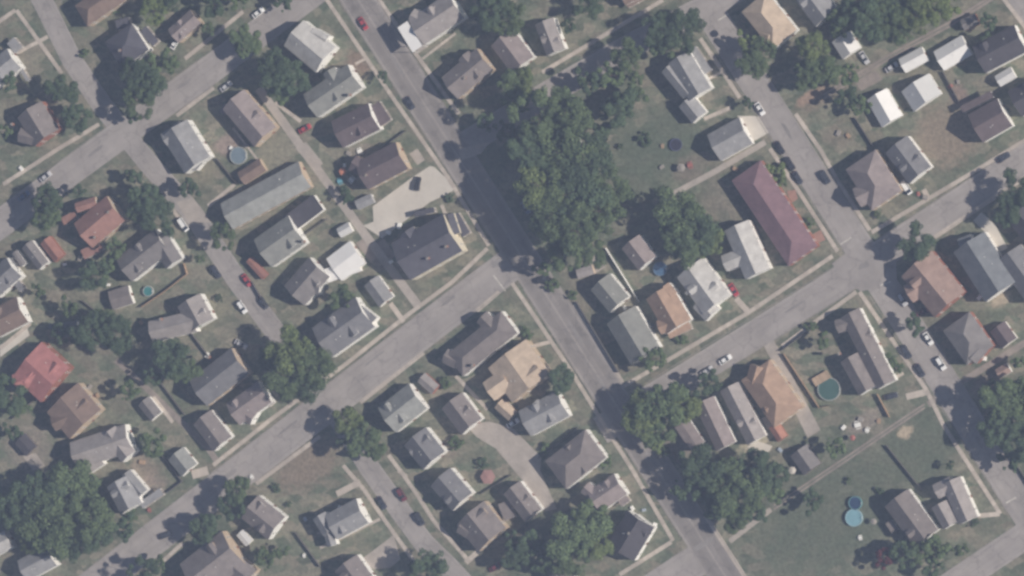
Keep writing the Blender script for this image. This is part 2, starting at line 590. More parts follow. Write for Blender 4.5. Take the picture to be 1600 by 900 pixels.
road('cross_street', [(1110, 862), (960, 960)], 25, .050, M_side)
road('side_street', [(1576, -40), (1680, 105)], 24, .040, M_side)
polygon('intersection_pavement', [(1300, 412), (1352, 372), (1400, 400), (1402, 445), (1345, 455), (1318, 440)], .056, M_side)
# alleys, tracks and drives
road('concrete_alley', [(404, 138), (500, 270), (570, 366), (655, 480)], 7, .030, M_gravel)
road('dirt_alley', [(181, 562), (240, 617), (325, 700), (340, 722)], 5, .030, M_dirt)
road('dirt_alley', [(1640, 512), (1513, 590), (1450, 632)], 5, .030, M_dirt)
for off in (-3, 3):
    road('dirt_track', [(1445, 634 + off), (1400, 664 + off), (1327, 714 + off), (1209, 793 + off)], 1.6, .030, M_dirt)
    road('dirt_track', [(1286, 152 + off), (1306, 139 + off), (1398, 84 + off), (1482, 39 + off), (1552, -5 + off)], 2, .030, M_dirt)
road('drive', [(1205, 796), (1140, 846)], 4, .028, M_gravel)
road('drive', [(1040, 309), (1110, 272), (1196, 222)], 4.5, .028, M_gravel)
polygon('parking_lot', [(695, 390), (920, 225), (1035, 150), (1060, 155), (1120, 210), (1190, 265), (1170, 300), (1080, 345), (1035, 365), (750, 580), (640, 505), (700, 480)], .036, M_drive, '11')
polygon('gravel_lot', [(640, 790), (820, 655), (860, 800), (800, 850), (700, 860), (660, 830)], .034, M_gravel, '31')
polygon('gravel_drive', [(726, 662), (765, 659), (800, 668), (822, 690), (846, 715), (844, 735), (870, 795), (850, 799), (826, 762), (800, 731), (775, 701), (745, 683)], .032, M_gravel)
polygon('dirt_pad', [(462, 232), (478, 222), (505, 255), (492, 268)], .026, M_gravel)
polygon('dirt_pad', [(584, 382), (600, 372), (618, 400), (606, 410)], .026, M_dirt)
polygon('dirt_pad', [(556, 380), (568, 372), (590, 402), (580, 410)], .026, M_dirt)
polygon('dirt_pad', [(1188, 655), (1205, 645), (1215, 660), (1200, 672)], .026, M_gravel)
polygon('dirt_pad', [(1240, 640), (1262, 640), (1282, 672), (1262, 684)], .026, M_gravel)
polygon('dirt_pad', [(35, 712), (56, 708), (70, 728), (52, 736)], .026, M_gravel)
polygon('dirt_pad', [(1335, 128), (1368, 110), (1380, 124), (1346, 142)], .026, M_dirt)
polygon('dirt_pad', [(640, 240), (652, 232), (664, 250), (652, 258)], .026, M_gravel)
polygon('dirt_pad', [(910, 404), (936, 396), (948, 416), (930, 428)], .026, M_gravel)
polygon('asphalt_patch', [(715, 232), (765, 222), (752, 240), (722, 250)], .064, M_gravel)
road('drive', [(1198, 530), (1240, 610), (1274, 676)], 9, .032, M_gravel)
road('drive', [(1527, 338), (1548, 358), (1566, 392)], 9.5, .032, M_drive)
polygon('garage_apron', [(1340, 690), (1440, 690), (1500, 700), (1530, 790), (1440, 840)], .034, M_drive, '02')
polygon('concrete_pad', [(0, 380), (160, 270), (175, 320), (0, 450)], .034, M_drive, '20')
polygon('drive_pad', [(1050, 365), (1150, 340), (1255, 485), (1130, 500)], .046, M_gravel, '10')
polygon('cream_deck_pad', [(1400, 130), (1460, 95), (1550, 125), (1530, 160), (1445, 190)], .2, M_drive, '32')
for pts, hw in (([(364, 200), (417, 268)], 1.8), ([(325, 322), (367, 288)], 3), ([(1133, 110), (1107, 123)], 2.2), ([(526, 772), (563, 753)], 5), ([(500, 856), (594, 811)], 2.4),
                ([(728, 879), (780, 832)], 4), ([(712, 587), (762, 640)], 3), ([(829, 542), (860, 534)], 3.0), ([(610, 474), (631, 503)], 4), ([(1150, 466), (1168, 486)], 4.5),
                ([(75, 57), (28, 82)], 3.0), ([(283, 345), (268, 325)], 3), ([(1395, 592), (1412, 583)], 2.4), ([(1100, 186), (1142, 168)], 3), ([(660, 92), (712, 52)], 2), ([(1443, 296), (1452, 312)], 4),
                ([(690, 320), (706, 360), (720, 378)], 3), ([(0, 545), (48, 505)], 3), ([(325, 735), (300, 742)], 7), ([(270, 660), (240, 620)], 3.0), ([(1416, 620), (1450, 612)], 5),
                ([(1528, 806), (1562, 803)], 3.5), ([(636, 745), (622, 735)], 3), ([(555, 100), (575, 90)], 2), ([(430, 160), (470, 190)], 3)):
    slabs('path', pts, hw, h=.07)
polygon('brick_patio', [(190, 300), (240, 290), (255, 345), (215, 370)], .05, surface('brick_paving', (.33, .2, .16), .9, .2, .8, fine=.2), '13')
polygon('brick_patio', [(335, 560), (390, 530), (420, 590), (370, 610)], .05, MATS['brick_paving'], '13')
# sidewalks
for pts in ([(503, -12), (610, 147), (702, 280), (764, 384)], [(762, 388), (705, 442), (637, 492), (539, 570), (420, 658), (333, 727)],
            [(586, -10), (652, 87), (717, 178)], [(800, 442), (892, 579), (957, 685), (984, 727), (1052, 845)], [(897, 475), (973, 598)], [(1102, 806), (1133, 853), (1165, 903)],
            [(975, 603), (1167, 490), (1301, 400)], [(1362, 363), (1519, 270), (1640, 196)], [(1222, 541), (1338, 456)], [(1460, 371), (1534, 322), (1640, 252)],
            [(1094, 60), (1128, 110), (1156, 153)], [(1203, 232), (1243, 291), (1309, 393)], [(1343, 456), (1448, 610), (1474, 664), (1563, 803)], [(1243, 178), (1282, 234), (1306, 278), (1359, 360)],
            [(380, 18), (289, 92)], [(155, 194), (89, 234), (5, 288)], [(334, 137), (276, 181)], [(26, 16), (97, 115)], [(-5, 36), (24, 16)], [(536, 727), (568, 764), (607, 821), (647, 877)],
            [(607, 711), (631, 743), (649, 769), (678, 814), (734, 878)], [(780, 456), (745, 486)], [(662, 551), (563, 629)], [(500, 682), (400, 756)], [(286, 848), (244, 887)], [(847, 113), (1036, 0)],
            [(1049, 847), (968, 898)], [(1566, -5), (1606, 48)]):
    slabs('sidewalk', pts, 3.2)
# kerbs
def kb(x0, y0, y1):        # kerb parallel to the main street, x0 = horizontal offset
    kerb([(x0 + .637 * y0, y0), (x0 + .637 * y1, y1)])
kb(529.5, -20, 368); kb(529.5, 452, 838); kb(590.5, -20, 200); kb(590.5, 440, 603); kb(590.5, 800, 920)
kb(1066, 40, 385); kb(1064, 462, 800); kb(1122, 40, 352); kb(1121, 440, 780)
for a, b in (((752, 415), (330, 739)), ((795, 447), (640, 567)), ((1012, 597), (1313, 411)), ((1205, 536), (1345, 446)), ((1378, 369), (1650, 190)), ((1480, 359), (1650, 244)), ((905, 92), (1060, 12)), ((318, 88), (90, 254)), ((333, 135), (240, 200))):
    kerb([a, b])
# stop bars and centre line
for a, b, hw in (((771, 430), (790, 455), 1.0), ((1313, 382), (1330, 371), 1.0), ((1572, 786), (1588, 777), 1.0), ((1392, 440), (1376, 446), .9), ((1122, 32), (1138, 22), 1)):
    road('stop_line', [a, b], hw, .066, M_line)

M_patch = surface('fresh_asphalt', (.235, .218, .21), .9, .15, .3, fine=.15)
M_pale = surface('worn_asphalt', (.262, .244, .236), .9, .15, .3, fine=.15)
rp = random.Random(3)
for (cx, cy, rx, ry, an, mt) in ((700, 470, 16, 4, 37, M_patch), (585, 560, 22, 3, 37, M_pale), (450, 668, 20, 3, 37, M_patch), (360, 740, 14, 5, 37, M_pale), (1090, 575, 16, 4, 32, M_pale), (1240, 480, 20, 3, 32, M_patch), (1430, 360, 14, 5, 32, M_pale), (620, 100, 20, 4, -57, M_pale), (690, 190, 24, 3, -57, M_patch),
                                 (900, 520, 26, 4, -57, M_pale), (940, 600, 14, 4, -57, M_pale), (1020, 720, 18, 5, -57, M_patch), (1350, 415, 10, 7, 20, M_patch), (1230, 205, 14, 4, -57, M_patch), (1530, 690, 12, 4, -57, M_pale), (150, 235, 16, 4, 36, M_patch), (290, 130, 14, 4, 36, M_pale), (600, 765, 14, 3, -54, M_pale), (400, 480, 12, 3, -54, M_patch), (1100, 850, 20, 6, 30, M_pale), (780, 410, 14, 8, 20, M_pale)):
    x, y = G(cx, cy)
    vs = []
    for i in range(14):
        t = 2 * math.pi * i / 14
        q = (abs(math.cos(t)) ** 4 + abs(math.sin(t)) ** 4) ** -.25 * rp.uniform(.7, 1.15)
        lx, ly = rx * S * q * math.cos(t), ry * .7 * S * q * math.sin(t)
        c_, s_ = math.cos(R(an)), math.sin(R(an))
        vs.append((x + lx * c_ - ly * s_, y + lx * s_ + ly * c_, .068))
    pm = MB()
    pm.add(vs, [tuple(range(14))])
    pm.build('asphalt_patch', mt, kind='structure')
# ------------------------------------------------------------------ buildings
def window_mesh():
    mb = MB()                                      # lies in the XZ plane, faces +Y
    W, H = .42, .62
    for (x0, x1, z0, z1) in ((-W, -W + .09, -H, H), (W - .09, W, -H, H), (-W + .09, W - .09, H - .09, H), (-W + .09, W - .09, -H, -H + .09)):
        mb.add([(x, y, z) for z in (z0, z1) for x, y in ((x0, -.02), (x1, -.02), (x1, .06), (x0, .06))],
               [(3, 2, 1, 0), (4, 5, 6, 7), (0, 1, 5, 4), (1, 2, 6, 5), (2, 3, 7, 6), (3, 0, 4, 7)], 0)
    mb.add([(-W + .09, .025, -H + .09), (W - .09, .025, -H + .09), (W - .09, .025, H - .09), (-W + .09, .025, H - .09)], [(3, 2, 1, 0)], 1)
    return mb.mesh('window', [M_trim, M_glass])
def door_mesh():
    mb = MB()
    mb.box((0, 0), (1, 0), .46, .04, 0, 2.05, 0)
    mb.box((.33, .06), (1, 0), .03, .03, .95, 1.05, 1)
    return mb.mesh('door', [M_door, M_rim])
WIN, DOOR = window_mesh(), door_mesh()
chim = MB()
chim.box((0, 0), (1, 0), .38, .3, -1.2, .9, 0)
chim.box((0, 0), (1, 0), .44, .36, .9, 1.0, 1)
CHIM = chim.mesh('chimney', [M_brick, M_kerb])
vent = MB()
vent.cyl((0, 0), .09, -.2, .35, 8)
vent.cyl((0, 0), .16, .35, .42, 8)
VENT = vent.mesh('roof_vent', M_trim)

HOUSES = []
def H(tile, name, roof, wall, eave, wings, label, chimneys=(), porch=()):
    """wings: (kind, x1, y1, x2, y2, width[, eave[, rise]]) centre line and width of the roof as seen in the photo"""
    short = label.split('|')[0]
    label = label.replace('|', ' ').strip()
    k = 1 if tile == 'P' else K
    W = []
    for wg in wings:
        kind, x1, y1, x2, y2, wd = wg[:6]
        e = wg[6] if len(wg) > 6 and wg[6] else eave
        e = e * 1.14 if e > 3.3 else e
        hw = wd * k * S / 2
        rise = wg[7] if len(wg) > 7 else {'g': hw * .60, 'h': hw * .56, 'f': .12, 's': .25, 'l': hw * .25}[kind]
        zz = e + rise * .5
        a, b = Vector(G(*T(tile, x1, y1), zz)), Vector(G(*T(tile, x2, y2), zz))
        W.append((kind, a, b, hw, e, rise))
    c0 = (W[0][1] + W[0][2]) / 2
    cat = {'house': 'house', 'garage': 'garage', 'shed': 'shed', 'church': 'church', 'hall_building': 'building'}.get(name, name.split('_')[-1])
    root = thing(name, label, cat, (c0.x, c0.y, 0))
    px = T(tile, (wings[0][1] + wings[0][3]) / 2, (wings[0][2] + wings[0][4]) / 2)
    HOUSES.append((short, px[0], px[1]))
    rm = roof_mat(roof)
    wm = wall_mat(wall)
    rng = random.Random(label)
    first_roof = None
    for wi, (kind, a, b, hw, e, r) in enumerate(W):
        a, b = a - c0, b - c0
        c = (a + b) / 2
        u = (b - a).normalized()
        v = Vector((-u.y, u.x))
        L = (b - a).length / 2
        t = .16
        P = lambda l, ww, z: (c.x + u.x * l + v.x * ww, c.y + u.y * l + v.y * ww, z)
        mb = MB()
        o = .12
        if kind in 'gl':
            vs = []
            for l in (-L, L):
                vs += [P(l, -hw, e), P(l, 0, e + r), P(l, hw, e), P(l, hw, e - t), P(l, 0, e + r - t), P(l, -hw, e - t)]
            mb.add(vs, [(0, 1, 7, 6), (1, 2, 8, 7), (2, 3, 9, 8), (3, 4, 10, 9), (4, 5, 11, 10), (5, 0, 6, 11), (0, 5, 4, 1), (1, 4, 3, 2), (6, 7, 10, 11), (7, 8, 9, 10)])
        elif kind == 'h':
            rl = max(L - hw * .95, .25)
            mb.add([P(-L, -hw, e), P(L, -hw, e), P(L, hw, e), P(-L, hw, e), P(-rl, 0, e + r), P(rl, 0, e + r),
                    P(-L, -hw, e - t), P(L, -hw, e - t), P(L, hw, e - t), P(-L, hw, e - t)],
                   [(0, 1, 5, 4), (1, 2, 5), (2, 3, 4, 5), (3, 0, 4), (0, 6, 7, 1), (1, 7, 8, 2), (2, 8, 9, 3), (3, 9, 6, 0), (9, 8, 7, 6)])
        else:
            mb.box(c, u, L, hw, e - t, e)
            if kind == 'f':
                for sgn in (-1, 1):
                    mb.box(c + v * sgn * (hw - .08), u, L, .08, e, e + .22)
                    mb.box(c + u * sgn * (L - .08), u, .08, hw - .16, e, e + .22)
        ro = mb.build('roof' if kind != 's' else 'porch_roof', rm, root)
        if first_roof is None:
            first_roof = ro
        if kind in 'gh' and e > 2.9:      # ridge cap
            rc = MB()
            rl = L if kind == 'g' else max(L - hw * .95, .25)
            rc.add([P(-rl, -.16, e + r - .16 * r / hw + .015), P(-rl, 0, e + r + .04), P(-rl, .16, e + r - .16 * r / hw + .015),
                    P(rl, -.16, e + r - .16 * r / hw + .015), P(rl, 0, e + r + .04), P(rl, .16, e + r - .16 * r / hw + .015)], [(0, 1, 4, 3), (1, 2, 5, 4)])
            rc.build('ridge_cap', rm, ro)
        if kind == 's':
            for l, q in ((-1, -1), (1, -1), (1, 1), (-1, 1), (0, 1), (0, -1)):
                pm = MB()
                pm.box(c + u * l * (L - .2) + v * q * (hw - .2), u, .08, .08, .32, e - t)
                pm.build('porch_post', M_trim, root)
            fm = MB()
            fm.box(c, u, L - .05, hw - .05, 0, .32)
            fm.build('porch_floor', M_gravel, root)
            continue
        wmb = MB()
        ll, ww = L - o, hw - o
        if kind in 'gl':
            hz = e - t + r * o / hw - .03
            pk = e + r - t - .03
            vs = []
            for l in (-ll, ll):
                vs += [P(l, -ww, 0), P(l, ww, 0), P(l, ww, hz), P(l, 0, pk), P(l, -ww, hz)]
            wmb.add(vs, [(0, 1, 2, 3, 4), (9, 8, 7, 6, 5), (1, 0, 5, 6), (2, 1, 6, 7), (3, 2, 7, 8), (4, 3, 8, 9), (0, 4, 9, 5)])
        else:
            wmb.box(c, u, ll, ww, 0, e - t - .005)
        wa = wmb.build('wall', wm, root)
        if name in ('shed',):
            continue
        # windows and a door on the walls the aircraft can see
        for nrm, ext, off, along in ((u, ww, ll, v), (-u, ww, ll, v), (v, ll, ww, u), (-v, ll, ww, u)):
            if nrm.x < -.1:
                continue
            n = max(1, int(ext * 2 / 3.6))
            for fl in range(2 if e > 4.2 else 1):
                for i in range(n):
                    q = c + nrm * off + along * ((i + .5) / n * 2 - 1) * (ext - .4)
                    inside = any(j != wi and kk != 's' and abs((q + c0 - (A + B) / 2).dot((B - A).normalized())) < (B - A).length / 2 - .2 and
                                 abs((q + c0 - (A + B) / 2).dot(Vector((-(B - A).normalized().y, (B - A).normalized().x)))) < h2 - .2 for j, (kk, A, B, h2, _, _) in enumerate(W))
                    if inside:
                        continue
                    rz = math.atan2(nrm.y, nrm.x) - math.pi / 2
                    if fl == 0 and i == n // 2 and nrm.x > .6 and wi == 0:
                        d = link('door', DOOR, wa, (q.x + nrm.x * .03, q.y + nrm.y * .03, .02))
                        d.rotation_euler.z = rz
                    else:
                        wn = link('window', WIN, wa, (q.x, q.y, 1.55 + fl * 2.6))
                        wn.rotation_euler.z = rz
    kind, a, b, hw, e, r = W[0]
    if kind == 'g' and e > 3.9 and len(W) <= 3 and hw > 2.6 and rng.random() < .75:
        ax = (b - a).normalized()
        v = Vector((-ax.y, ax.x))
        for sg in ((1, -1) if rng.random() < .35 else (rng.choice((1, -1)),)):
            dc = (a + b) / 2 - c0 + ax * rng.uniform(-.28, .28) * (b - a).length
            dw = rng.uniform(1.0, 1.5)
            o0, o1 = hw * .16, hw * .78
            n_ = v * sg
            zt = e + r * .84
            ze = e + r * .84 - dw * .6
            Q = lambda dd, aa, z: (dc.x + n_.x * dd + ax.x * aa, dc.y + n_.y * dd + ax.y * aa, z)
            dm = MB()
            for s2 in (-1, 1):
                dm.add([Q(o0, 0, zt), Q(o1 + .2, 0, zt), Q(o1 + .2, s2 * dw, ze), Q(o0, s2 * dw, ze), Q(o0, 0, zt - .12), Q(o1 + .2, 0, zt - .12), Q(o1 + .2, s2 * dw, ze - .12), Q(o0, s2 * dw, ze - .12)],
                       [(0, 1, 2, 3), (7, 6, 5, 4), (1, 5, 6, 2), (2, 6, 7, 3)], 0)
            dm.add([Q(o1, -dw + .12, e), Q(o1, dw - .12, e), Q(o1, dw - .12, ze - .06), Q(o1, 0, zt - .13), Q(o1, -dw + .12, ze - .06)] + [Q(o0, -dw + .12, e), Q(o0, dw - .12, e), Q(o0, dw - .12, ze - .06), Q(o0, 0, zt - .13), Q(o0, -dw + .12, ze - .06)],
                   [(0, 1, 2, 3, 4), (1, 0, 5, 6), (2, 1, 6, 7), (0, 4, 9, 5)], 1)
            dm.build('dormer', [rm, wm], first_roof)
    for cx, cy in chimneys:
        q = Vector(G(*T(tile, cx, cy), e + r)) - c0
        ch = link('chimney', CHIM, first_roof, (q.x, q.y, e + r * .8))
        ch.rotation_euler.z = math.atan2((b - a).y, (b - a).x)
    if kind in 'gh' and e > 2.9:
        u = (b - a).normalized()
        v = Vector((-u.y, u.x))
        for i in range(2):
            f, g_ = rng.uniform(-.5, .5), rng.choice((-1, 1)) * rng.uniform(.25, .5)
            q = (a + b) / 2 - c0 + u * f * (b - a).length * .5 + v * g_ * hw
            if kind == 'g':
                link('roof_vent', VENT, first_roof, (q.x, q.y, e + r * (1 - abs(g_))))
    return root

# --- top left block
H('00', 'house', 'brown', 'tan', 5, [('h', 475, 95, 700, -60, 150), ('g', 500, 110, 560, 60, 90, 4)], 'brown hipped house|cut by the top edge at far left')
H('00', 'house', 'slate', 'white', 5, [('h', 665, 330, 825, 215, 195), ('s', 690, 150, 770, 130, 60, 2.9), ('s', 850, 170, 925, 260, 50, 2.9)], 'dark slate hipped house with one white chimney|in the top left corner', [(712, 300)])
H('00', 'house', 'tp', 'tan', 4, [('g', 1025, 215, 1160, 95, 105)], 'small pinkish taupe house|squeezed between trees along the top edge')
H('00', 'house', 'lg', 'white', 5, [('g', -80, 470, 75, 345, 150), ('s', 60, 240, 110, 300, 60, 2.9), ('s', 110, 390, 165, 480, 22, 2.8)], 'pale grey house with white porch rails|cut by the left edge near the top')
H('00', 'house', 'taupe', 'brick', 4.6, [('g', 165, 650, 270, 820, 185), ('g', 110, 800, 220, 830, 90, 4)], 'taupe house with brick red eaves|left of the top left street', [(70, 740)])
H('00', 'house', 'tp', 'tan', 4.6, [('g', 1380, 590, 1570, 815, 180), ('s', 1320, 640, 1350, 660, 60, 2.9)], 'long pinkish brown house|left of the upper end of the concrete alley')
H('P', 'house', 'lg', 'white', 5.2, [('g', 270, 200, 306, 258, 50), ('g', 256, 220, 285, 200, 26, 5), ('f', 300, 262, 318, 240, 16, 4)], 'grey house with a bright white zigzag right wall|below the top left street')
# --- left column
H('10', 'house', 'red', 'tan', 4.8, [('g', 485, 565, 680, 400, 190), ('g', 450, 400, 570, 360, 60, 4.4), ('s', 370, 480, 450, 440, 50, 2.8), ('s', 490, 680, 600, 620, 60, 2.8)], 'red-brown house with a faded pinkish right slope|below the wide upper left junction', [(645, 425), (565, 575)])
H('10', 'shed', 'rb', 'brick', 2.6, [('g', 265, 590, 350, 700, 80)], 'small brick red outbuilding|below the red-brown house')
H('10', 'house', 'grey', 'white', 4.6, [('g', -70, 880, 75, 750, 150), ('s', 60, 700, 100, 770, 26, 2.8), ('s', 90, 830, 130, 890, 40, 2.8)], 'grey house with white porch pieces|cut by the left edge beside the red outbuilding')
H('10', 'house', 'pg', 'white', 3.6, [('g', 155, 615, 255, 745, 80), ('l', 85, 660, 140, 740, 40, 2.8)], 'narrow grey house with a white right edge|near the left edge')
H('10', 'house', 'pg', 'white', 4.6, [('g', 730, 770, 960, 590, 170), ('g', 930, 570, 1030, 730, 120, 4.2)], 'grey-brown house with crossing wings|left of the white van pad')
H('10', 'shed', 'brown', 'tan', 2.6, [('g', 1430, 225, 1560, 140, 85)], 'low reddish brown shed|below the round pool behind the white-walled house')
H('P', 'house', 'lg2', 'tan', 3.4, [('g', 352, 338, 474, 272, 46)], 'long low grey-green house|left of the concrete alley')
H('10', 'shed', 'rb', 'brick', 2.4, [('l', 1480, 705, 1575, 810, 48)], 'narrow red shed|beside the red parked car')
H('20', 'garage', 'taupe', 'white', 2.9, [('l', 655, 115, 775, 75, 115)], 'flat taupe garage with a white right wall|left of the little round pool')
H('20', 'house', 'lgb', 'white', 4.4, [('g', 1115, 110, 1195, 260, 165), ('g', 890, 300, 1150, 235, 130, 4.3)], 'light taupe house with an L plan|left of the left side street', [(955, 225)])
H('20', 'house', 'brown', 'white', 4.4, [('g', -60, 260, 125, 165, 170)], 'dark brown roof with a white gable wall|cut by the left edge')
H('20', 'house', 'coral', 'brick', 5, [('g', 155, 462, 320, 615, 280, 5, 2.4), ('g', 85, 610, 235, 545, 120, 5)], 'bright coral red house with a cross gable|near the left edge')
H('20', 'house', 'brown', 'tan', 4.8, [('g', 365, 690, 500, 850, 270, 4.8, 2.2), ('g', 310, 850, 420, 800, 90, 4.8)], 'broad brown house with tan eaves|below the coral red house')
H('20', 'shed', 'pg', 'white', 2.6, [('g', 850, 710, 925, 805, 88)], 'small grey garage with a pale right wall|beside the dirt alley')
H('20', 'shed', 'bg', 'white', 2.5, [('g', 340, 295, 460, 275, 90), ('s', 290, 260, 375, 300, 30, 2.3)], 'small blue-grey shed with a white awning|above the coral red house')
H('20', 'house', 'grey', 'tan', 4.6, [('g', 1170, 665, 1420, 470, 190)], 'large plain grey gabled house|left of the tree at the street corner', [(1240, 450)])
H('P', 'house', 'tp', 'white', 4.8, [('g', 362, 648, 412, 612, 40), ('g', 372, 640, 395, 655, 22, 4.5), ('s', 398, 598, 424, 632, 12, 2.9)], 'pinkish brown house with white porches|on the lower left cross street')
H('P', 'house', 'taupe', 'white', 3.8, [('g', 314, 652, 346, 694, 38)], 'narrow taupe house with a white right wall|at the mouth of the dirt alley')
H('30', 'house', 'lgb', 'white', 4.6, [('g', 430, 185, 760, 75, 170), ('g', 640, 40, 760, 190, 110, 4.8), ('g', 500, 250, 590, 190, 100, 3.6)], 'light taupe house with several gables|above the huge lower left tree')
H('P', 'house', 'lg', 'white', 4.6, [('g', 181, 752, 203, 795, 40), ('g', 195, 740, 222, 772, 20, 3.8), ('s', 220, 790, 252, 768, 12, 2.8)], 'light grey house with white porch and red chair|right of the huge lower left tree')
H('30', 'garage', 'lg2', 'white', 2.8, [('g', 1040, 170, 1120, 270, 125)], 'pale grey-green garage|beside the mouth of the dirt alley')
H('30', 'house', 'lg', 'white', 4.4, [('g', 125, 870, 300, 775, 140)], 'light grey house with white porch frame|in the bottom left corner')
H('P', 'house', 'taupe', 'tan', 5, [('g', 296, 908, 362, 856, 66), ('g', 358, 880, 390, 905, 36, 4)], 'large taupe roof|cut by the bottom edge below the street')
H('30', 'shed', 'ww', 'white', 2.4, [('l', 1425, 640, 1480, 705, 55)], 'tiny white shed|beside the large taupe roof at the bottom')
H('P', 'house', 'lw', 'white', 4, [('g', -25, 862, 12, 842, 30)], 'pale roof corner|at the left edge near the bottom')
H('P', 'shed', 'dk', 'dark', 2.5, [('l', 30, 685, 48, 705, 24)], 'small dark shed|left of the several-gabled taupe house')
# --- middle left block (between alley and main street)
H('01', 'house', 'lw', 'white', 5, [('g', 215, 195, 405, 355, 195), ('g', 330, 190, 420, 240, 60, 5)], 'large pale grey house with a dark left slope|beside the main street near the top')
H('01', 'house', 'gg', 'white', 5, [('g', 315, 630, 580, 450, 165), ('g', 430, 420, 500, 540, 85, 5), ('g', 300, 570, 390, 630, 80, 4.6)], 'grey-green house with cross gables|left of the main street', [(555, 565)])
H('01', 'house', 'db', 'white', 4.6, [('g', 475, 800, 695, 690, 175), ('s', 690, 630, 760, 740, 105, 3.0)], 'dark plum brown house with a white gable end|left of the main street')
H('11', 'house', 'db', 'tan', 4.6, [('g', 620, 210, 860, 85, 180), ('g', 570, 130, 690, 200, 100, 4.2)], 'dark brown house with a junk-strewn yard|above the concrete parking lot', [(655, 205)])
H('11', 'shed', 'lg', 'grey', 2.6, [('l', 595, 385, 690, 340, 58)], 'small grey shed|between the parking lot and the alley')
H('11', 'house', 'dk', 'white', 3.4, [('f', 190, 500, 370, 365, 110)], 'black flat-roofed building with white edges|beside the concrete alley')
H('11', 'house', 'gg', 'white', 4.6, [('g', 30, 670, 235, 525, 200)], 'green-grey house with a pale lower edge|below the black flat roof', [(280, 600)])
H('11', 'shed', 'ww', 'white', 2.4, [('g', 490, 550, 560, 510, 62)], 'small square white-grey shed|left of the alley, across from the church')
H('11', 'garage', 'white', 'white', 3.2, [('l', 460, 768, 600, 662, 165), ('l', 415, 805, 610, 735, 85, 2.8)], 'bright white flat building|left of the church')
H('P', 'house', 'pg', 'white', 4.2, [('g', 458, 462, 497, 417, 46), ('g', 470, 440, 500, 450, 24, 4)], 'grey-brown house|left of the bright white flat building')
H('11', 'church', 'slate', 'cream', 6.5, [('g', 850, 720, 1160, 545, 250), ('g', 890, 540, 960, 640, 110, 6), ('s', 1180, 440, 1250, 560, 55, 3.0), ('g', 1140, 440, 1180, 560, 70, 4.6), ('s', 940, 440, 1060, 410, 30, 3)], 'dark slate church with cream trim|below the concrete parking lot', [(1020, 700), (1130, 630)])
H('21', 'garage', 'lg', 'white', 2.9, [('g', 680, -5, 770, 120, 110)], 'small grey garage with white right wall|below the bright white flat building')
H('21', 'house', 'grey', 'white', 4.8, [('g', 380, 365, 640, 180, 215), ('g', 560, 150, 690, 250, 90, 4.4)], 'large grey house with stepped white wall|above the lower left cross street')
# --- centre top
H('01', 'house', 'lgb', 'white', 5.2, [('g', 945, 190, 1185, 30, 180), ('g', 920, 90, 1030, 150, 90, 4.8), ('g', 1050, 50, 1120, 110, 80, 5.4)], 'pale brown-grey gabled house|behind the white flat porch roof')
H('01', 'carport', 'white', 'white', 3, [('s', 870, 145, 960, 292, 72, 6.4)], 'bright white flat carport roof|beside the main street near the top')
H('01', 'house', 'taupe', 'tan', 5, [('g', 1145, 525, 1355, 350, 165), ('g', 1230, 330, 1290, 400, 85, 5)], 'grey-brown cross-gabled house|right of the main street near the top', [(1243, 465)])
H('P', 'house', 'tp', 'white', 4.4, [('g', 782, 58, 815, 102, 44)], 'taupe roof with a pale right edge|left of the light grey house at the top')
H('02', 'house', 'lgb', 'white', 4.6, [('g', 185, 125, 255, 310, 120)], 'light grey house|above the shaded upper cross street')
H('02', 'house', 'brown', 'white', 4, [('g', 640, -40, 800, -110, 150), ('s', 680, 30, 790, -30, 40, 2.7)], 'white-walled brown house|cut by the top edge above the upper cross street')
H('02', 'house', 'lg', 'white', 5.2, [('g', 985, 340, 1115, 560, 150), ('g', 920, 400, 1050, 560, 90, 4.6), ('g', 1030, 600, 1110, 700, 110, 3.6), ('s', 1070, 290, 1165, 430, 55, 3)], 'grey house with long porch|at the bend below the upper cross street')
H('02', 'garage', 'lg', 'white', 3.4, [('g', 1195, 880, 1385, 775, 175)], 'grey garage with a cream apron|right of the shady back lawn')
H('P', 'house', 'tan', 'white', 4.8, [('h', 1176, 2, 1224, 62, 50), ('h', 1190, 62, 1232, 38, 28, 4.8)], 'tan hipped house|cut by the top edge right of the side street')
H('P', 'house', 'lg', 'white', 4.6, [('g', 1254, -20, 1290, 28, 44)], 'grey gabled house|cut by the top edge right of the tan hipped house')
# --- grove block
H('12', 'house', 'taupe', 'white', 3.6, [('g', 290, 60, 400, 20, 90)], 'brownish roof half hidden in the grove|with a white right edge')
H('12', 'house', 'tp', 'white', 4, [('g', 700, 600, 800, 730, 135)], 'small taupe house with pale edges|left of the blue pool in the centre')
H('12', 'shed', 'lgb', 'tan', 2.3, [('l', 385, 795, 480, 765, 58)], 'small tan shed|below the grove beside the main street')
H('P', 'house', 'lw', 'white', 4.6, [('g', 1076, 418, 1118, 476, 52), ('g', 1092, 470, 1112, 492, 30, 3.6)], 'pale grey-white house with a grey left slope|right of the orange-tan house in the centre')
H('P', 'house', 'lw', 'white', 5, [('g', 1149, 352, 1182, 428, 42), ('g', 1130, 412, 1160, 400, 26, 4.6)], 'pale house with a bright white right wall|left of the long maroon building')
H('P', 'hall_building', 'maroon', 'brick', 4, [('h', 1164, 266, 1253, 400, 56, 4, 2.6)], 'long maroon-roofed hall|beside the right side street')
H('P', 'house', 'gg', 'white', 4, [('g', 936, 440, 966, 476, 40), ('g', 968, 492, 1006, 556, 54, 4.6)], 'grey house with a smaller rear wing|behind the long white fence')
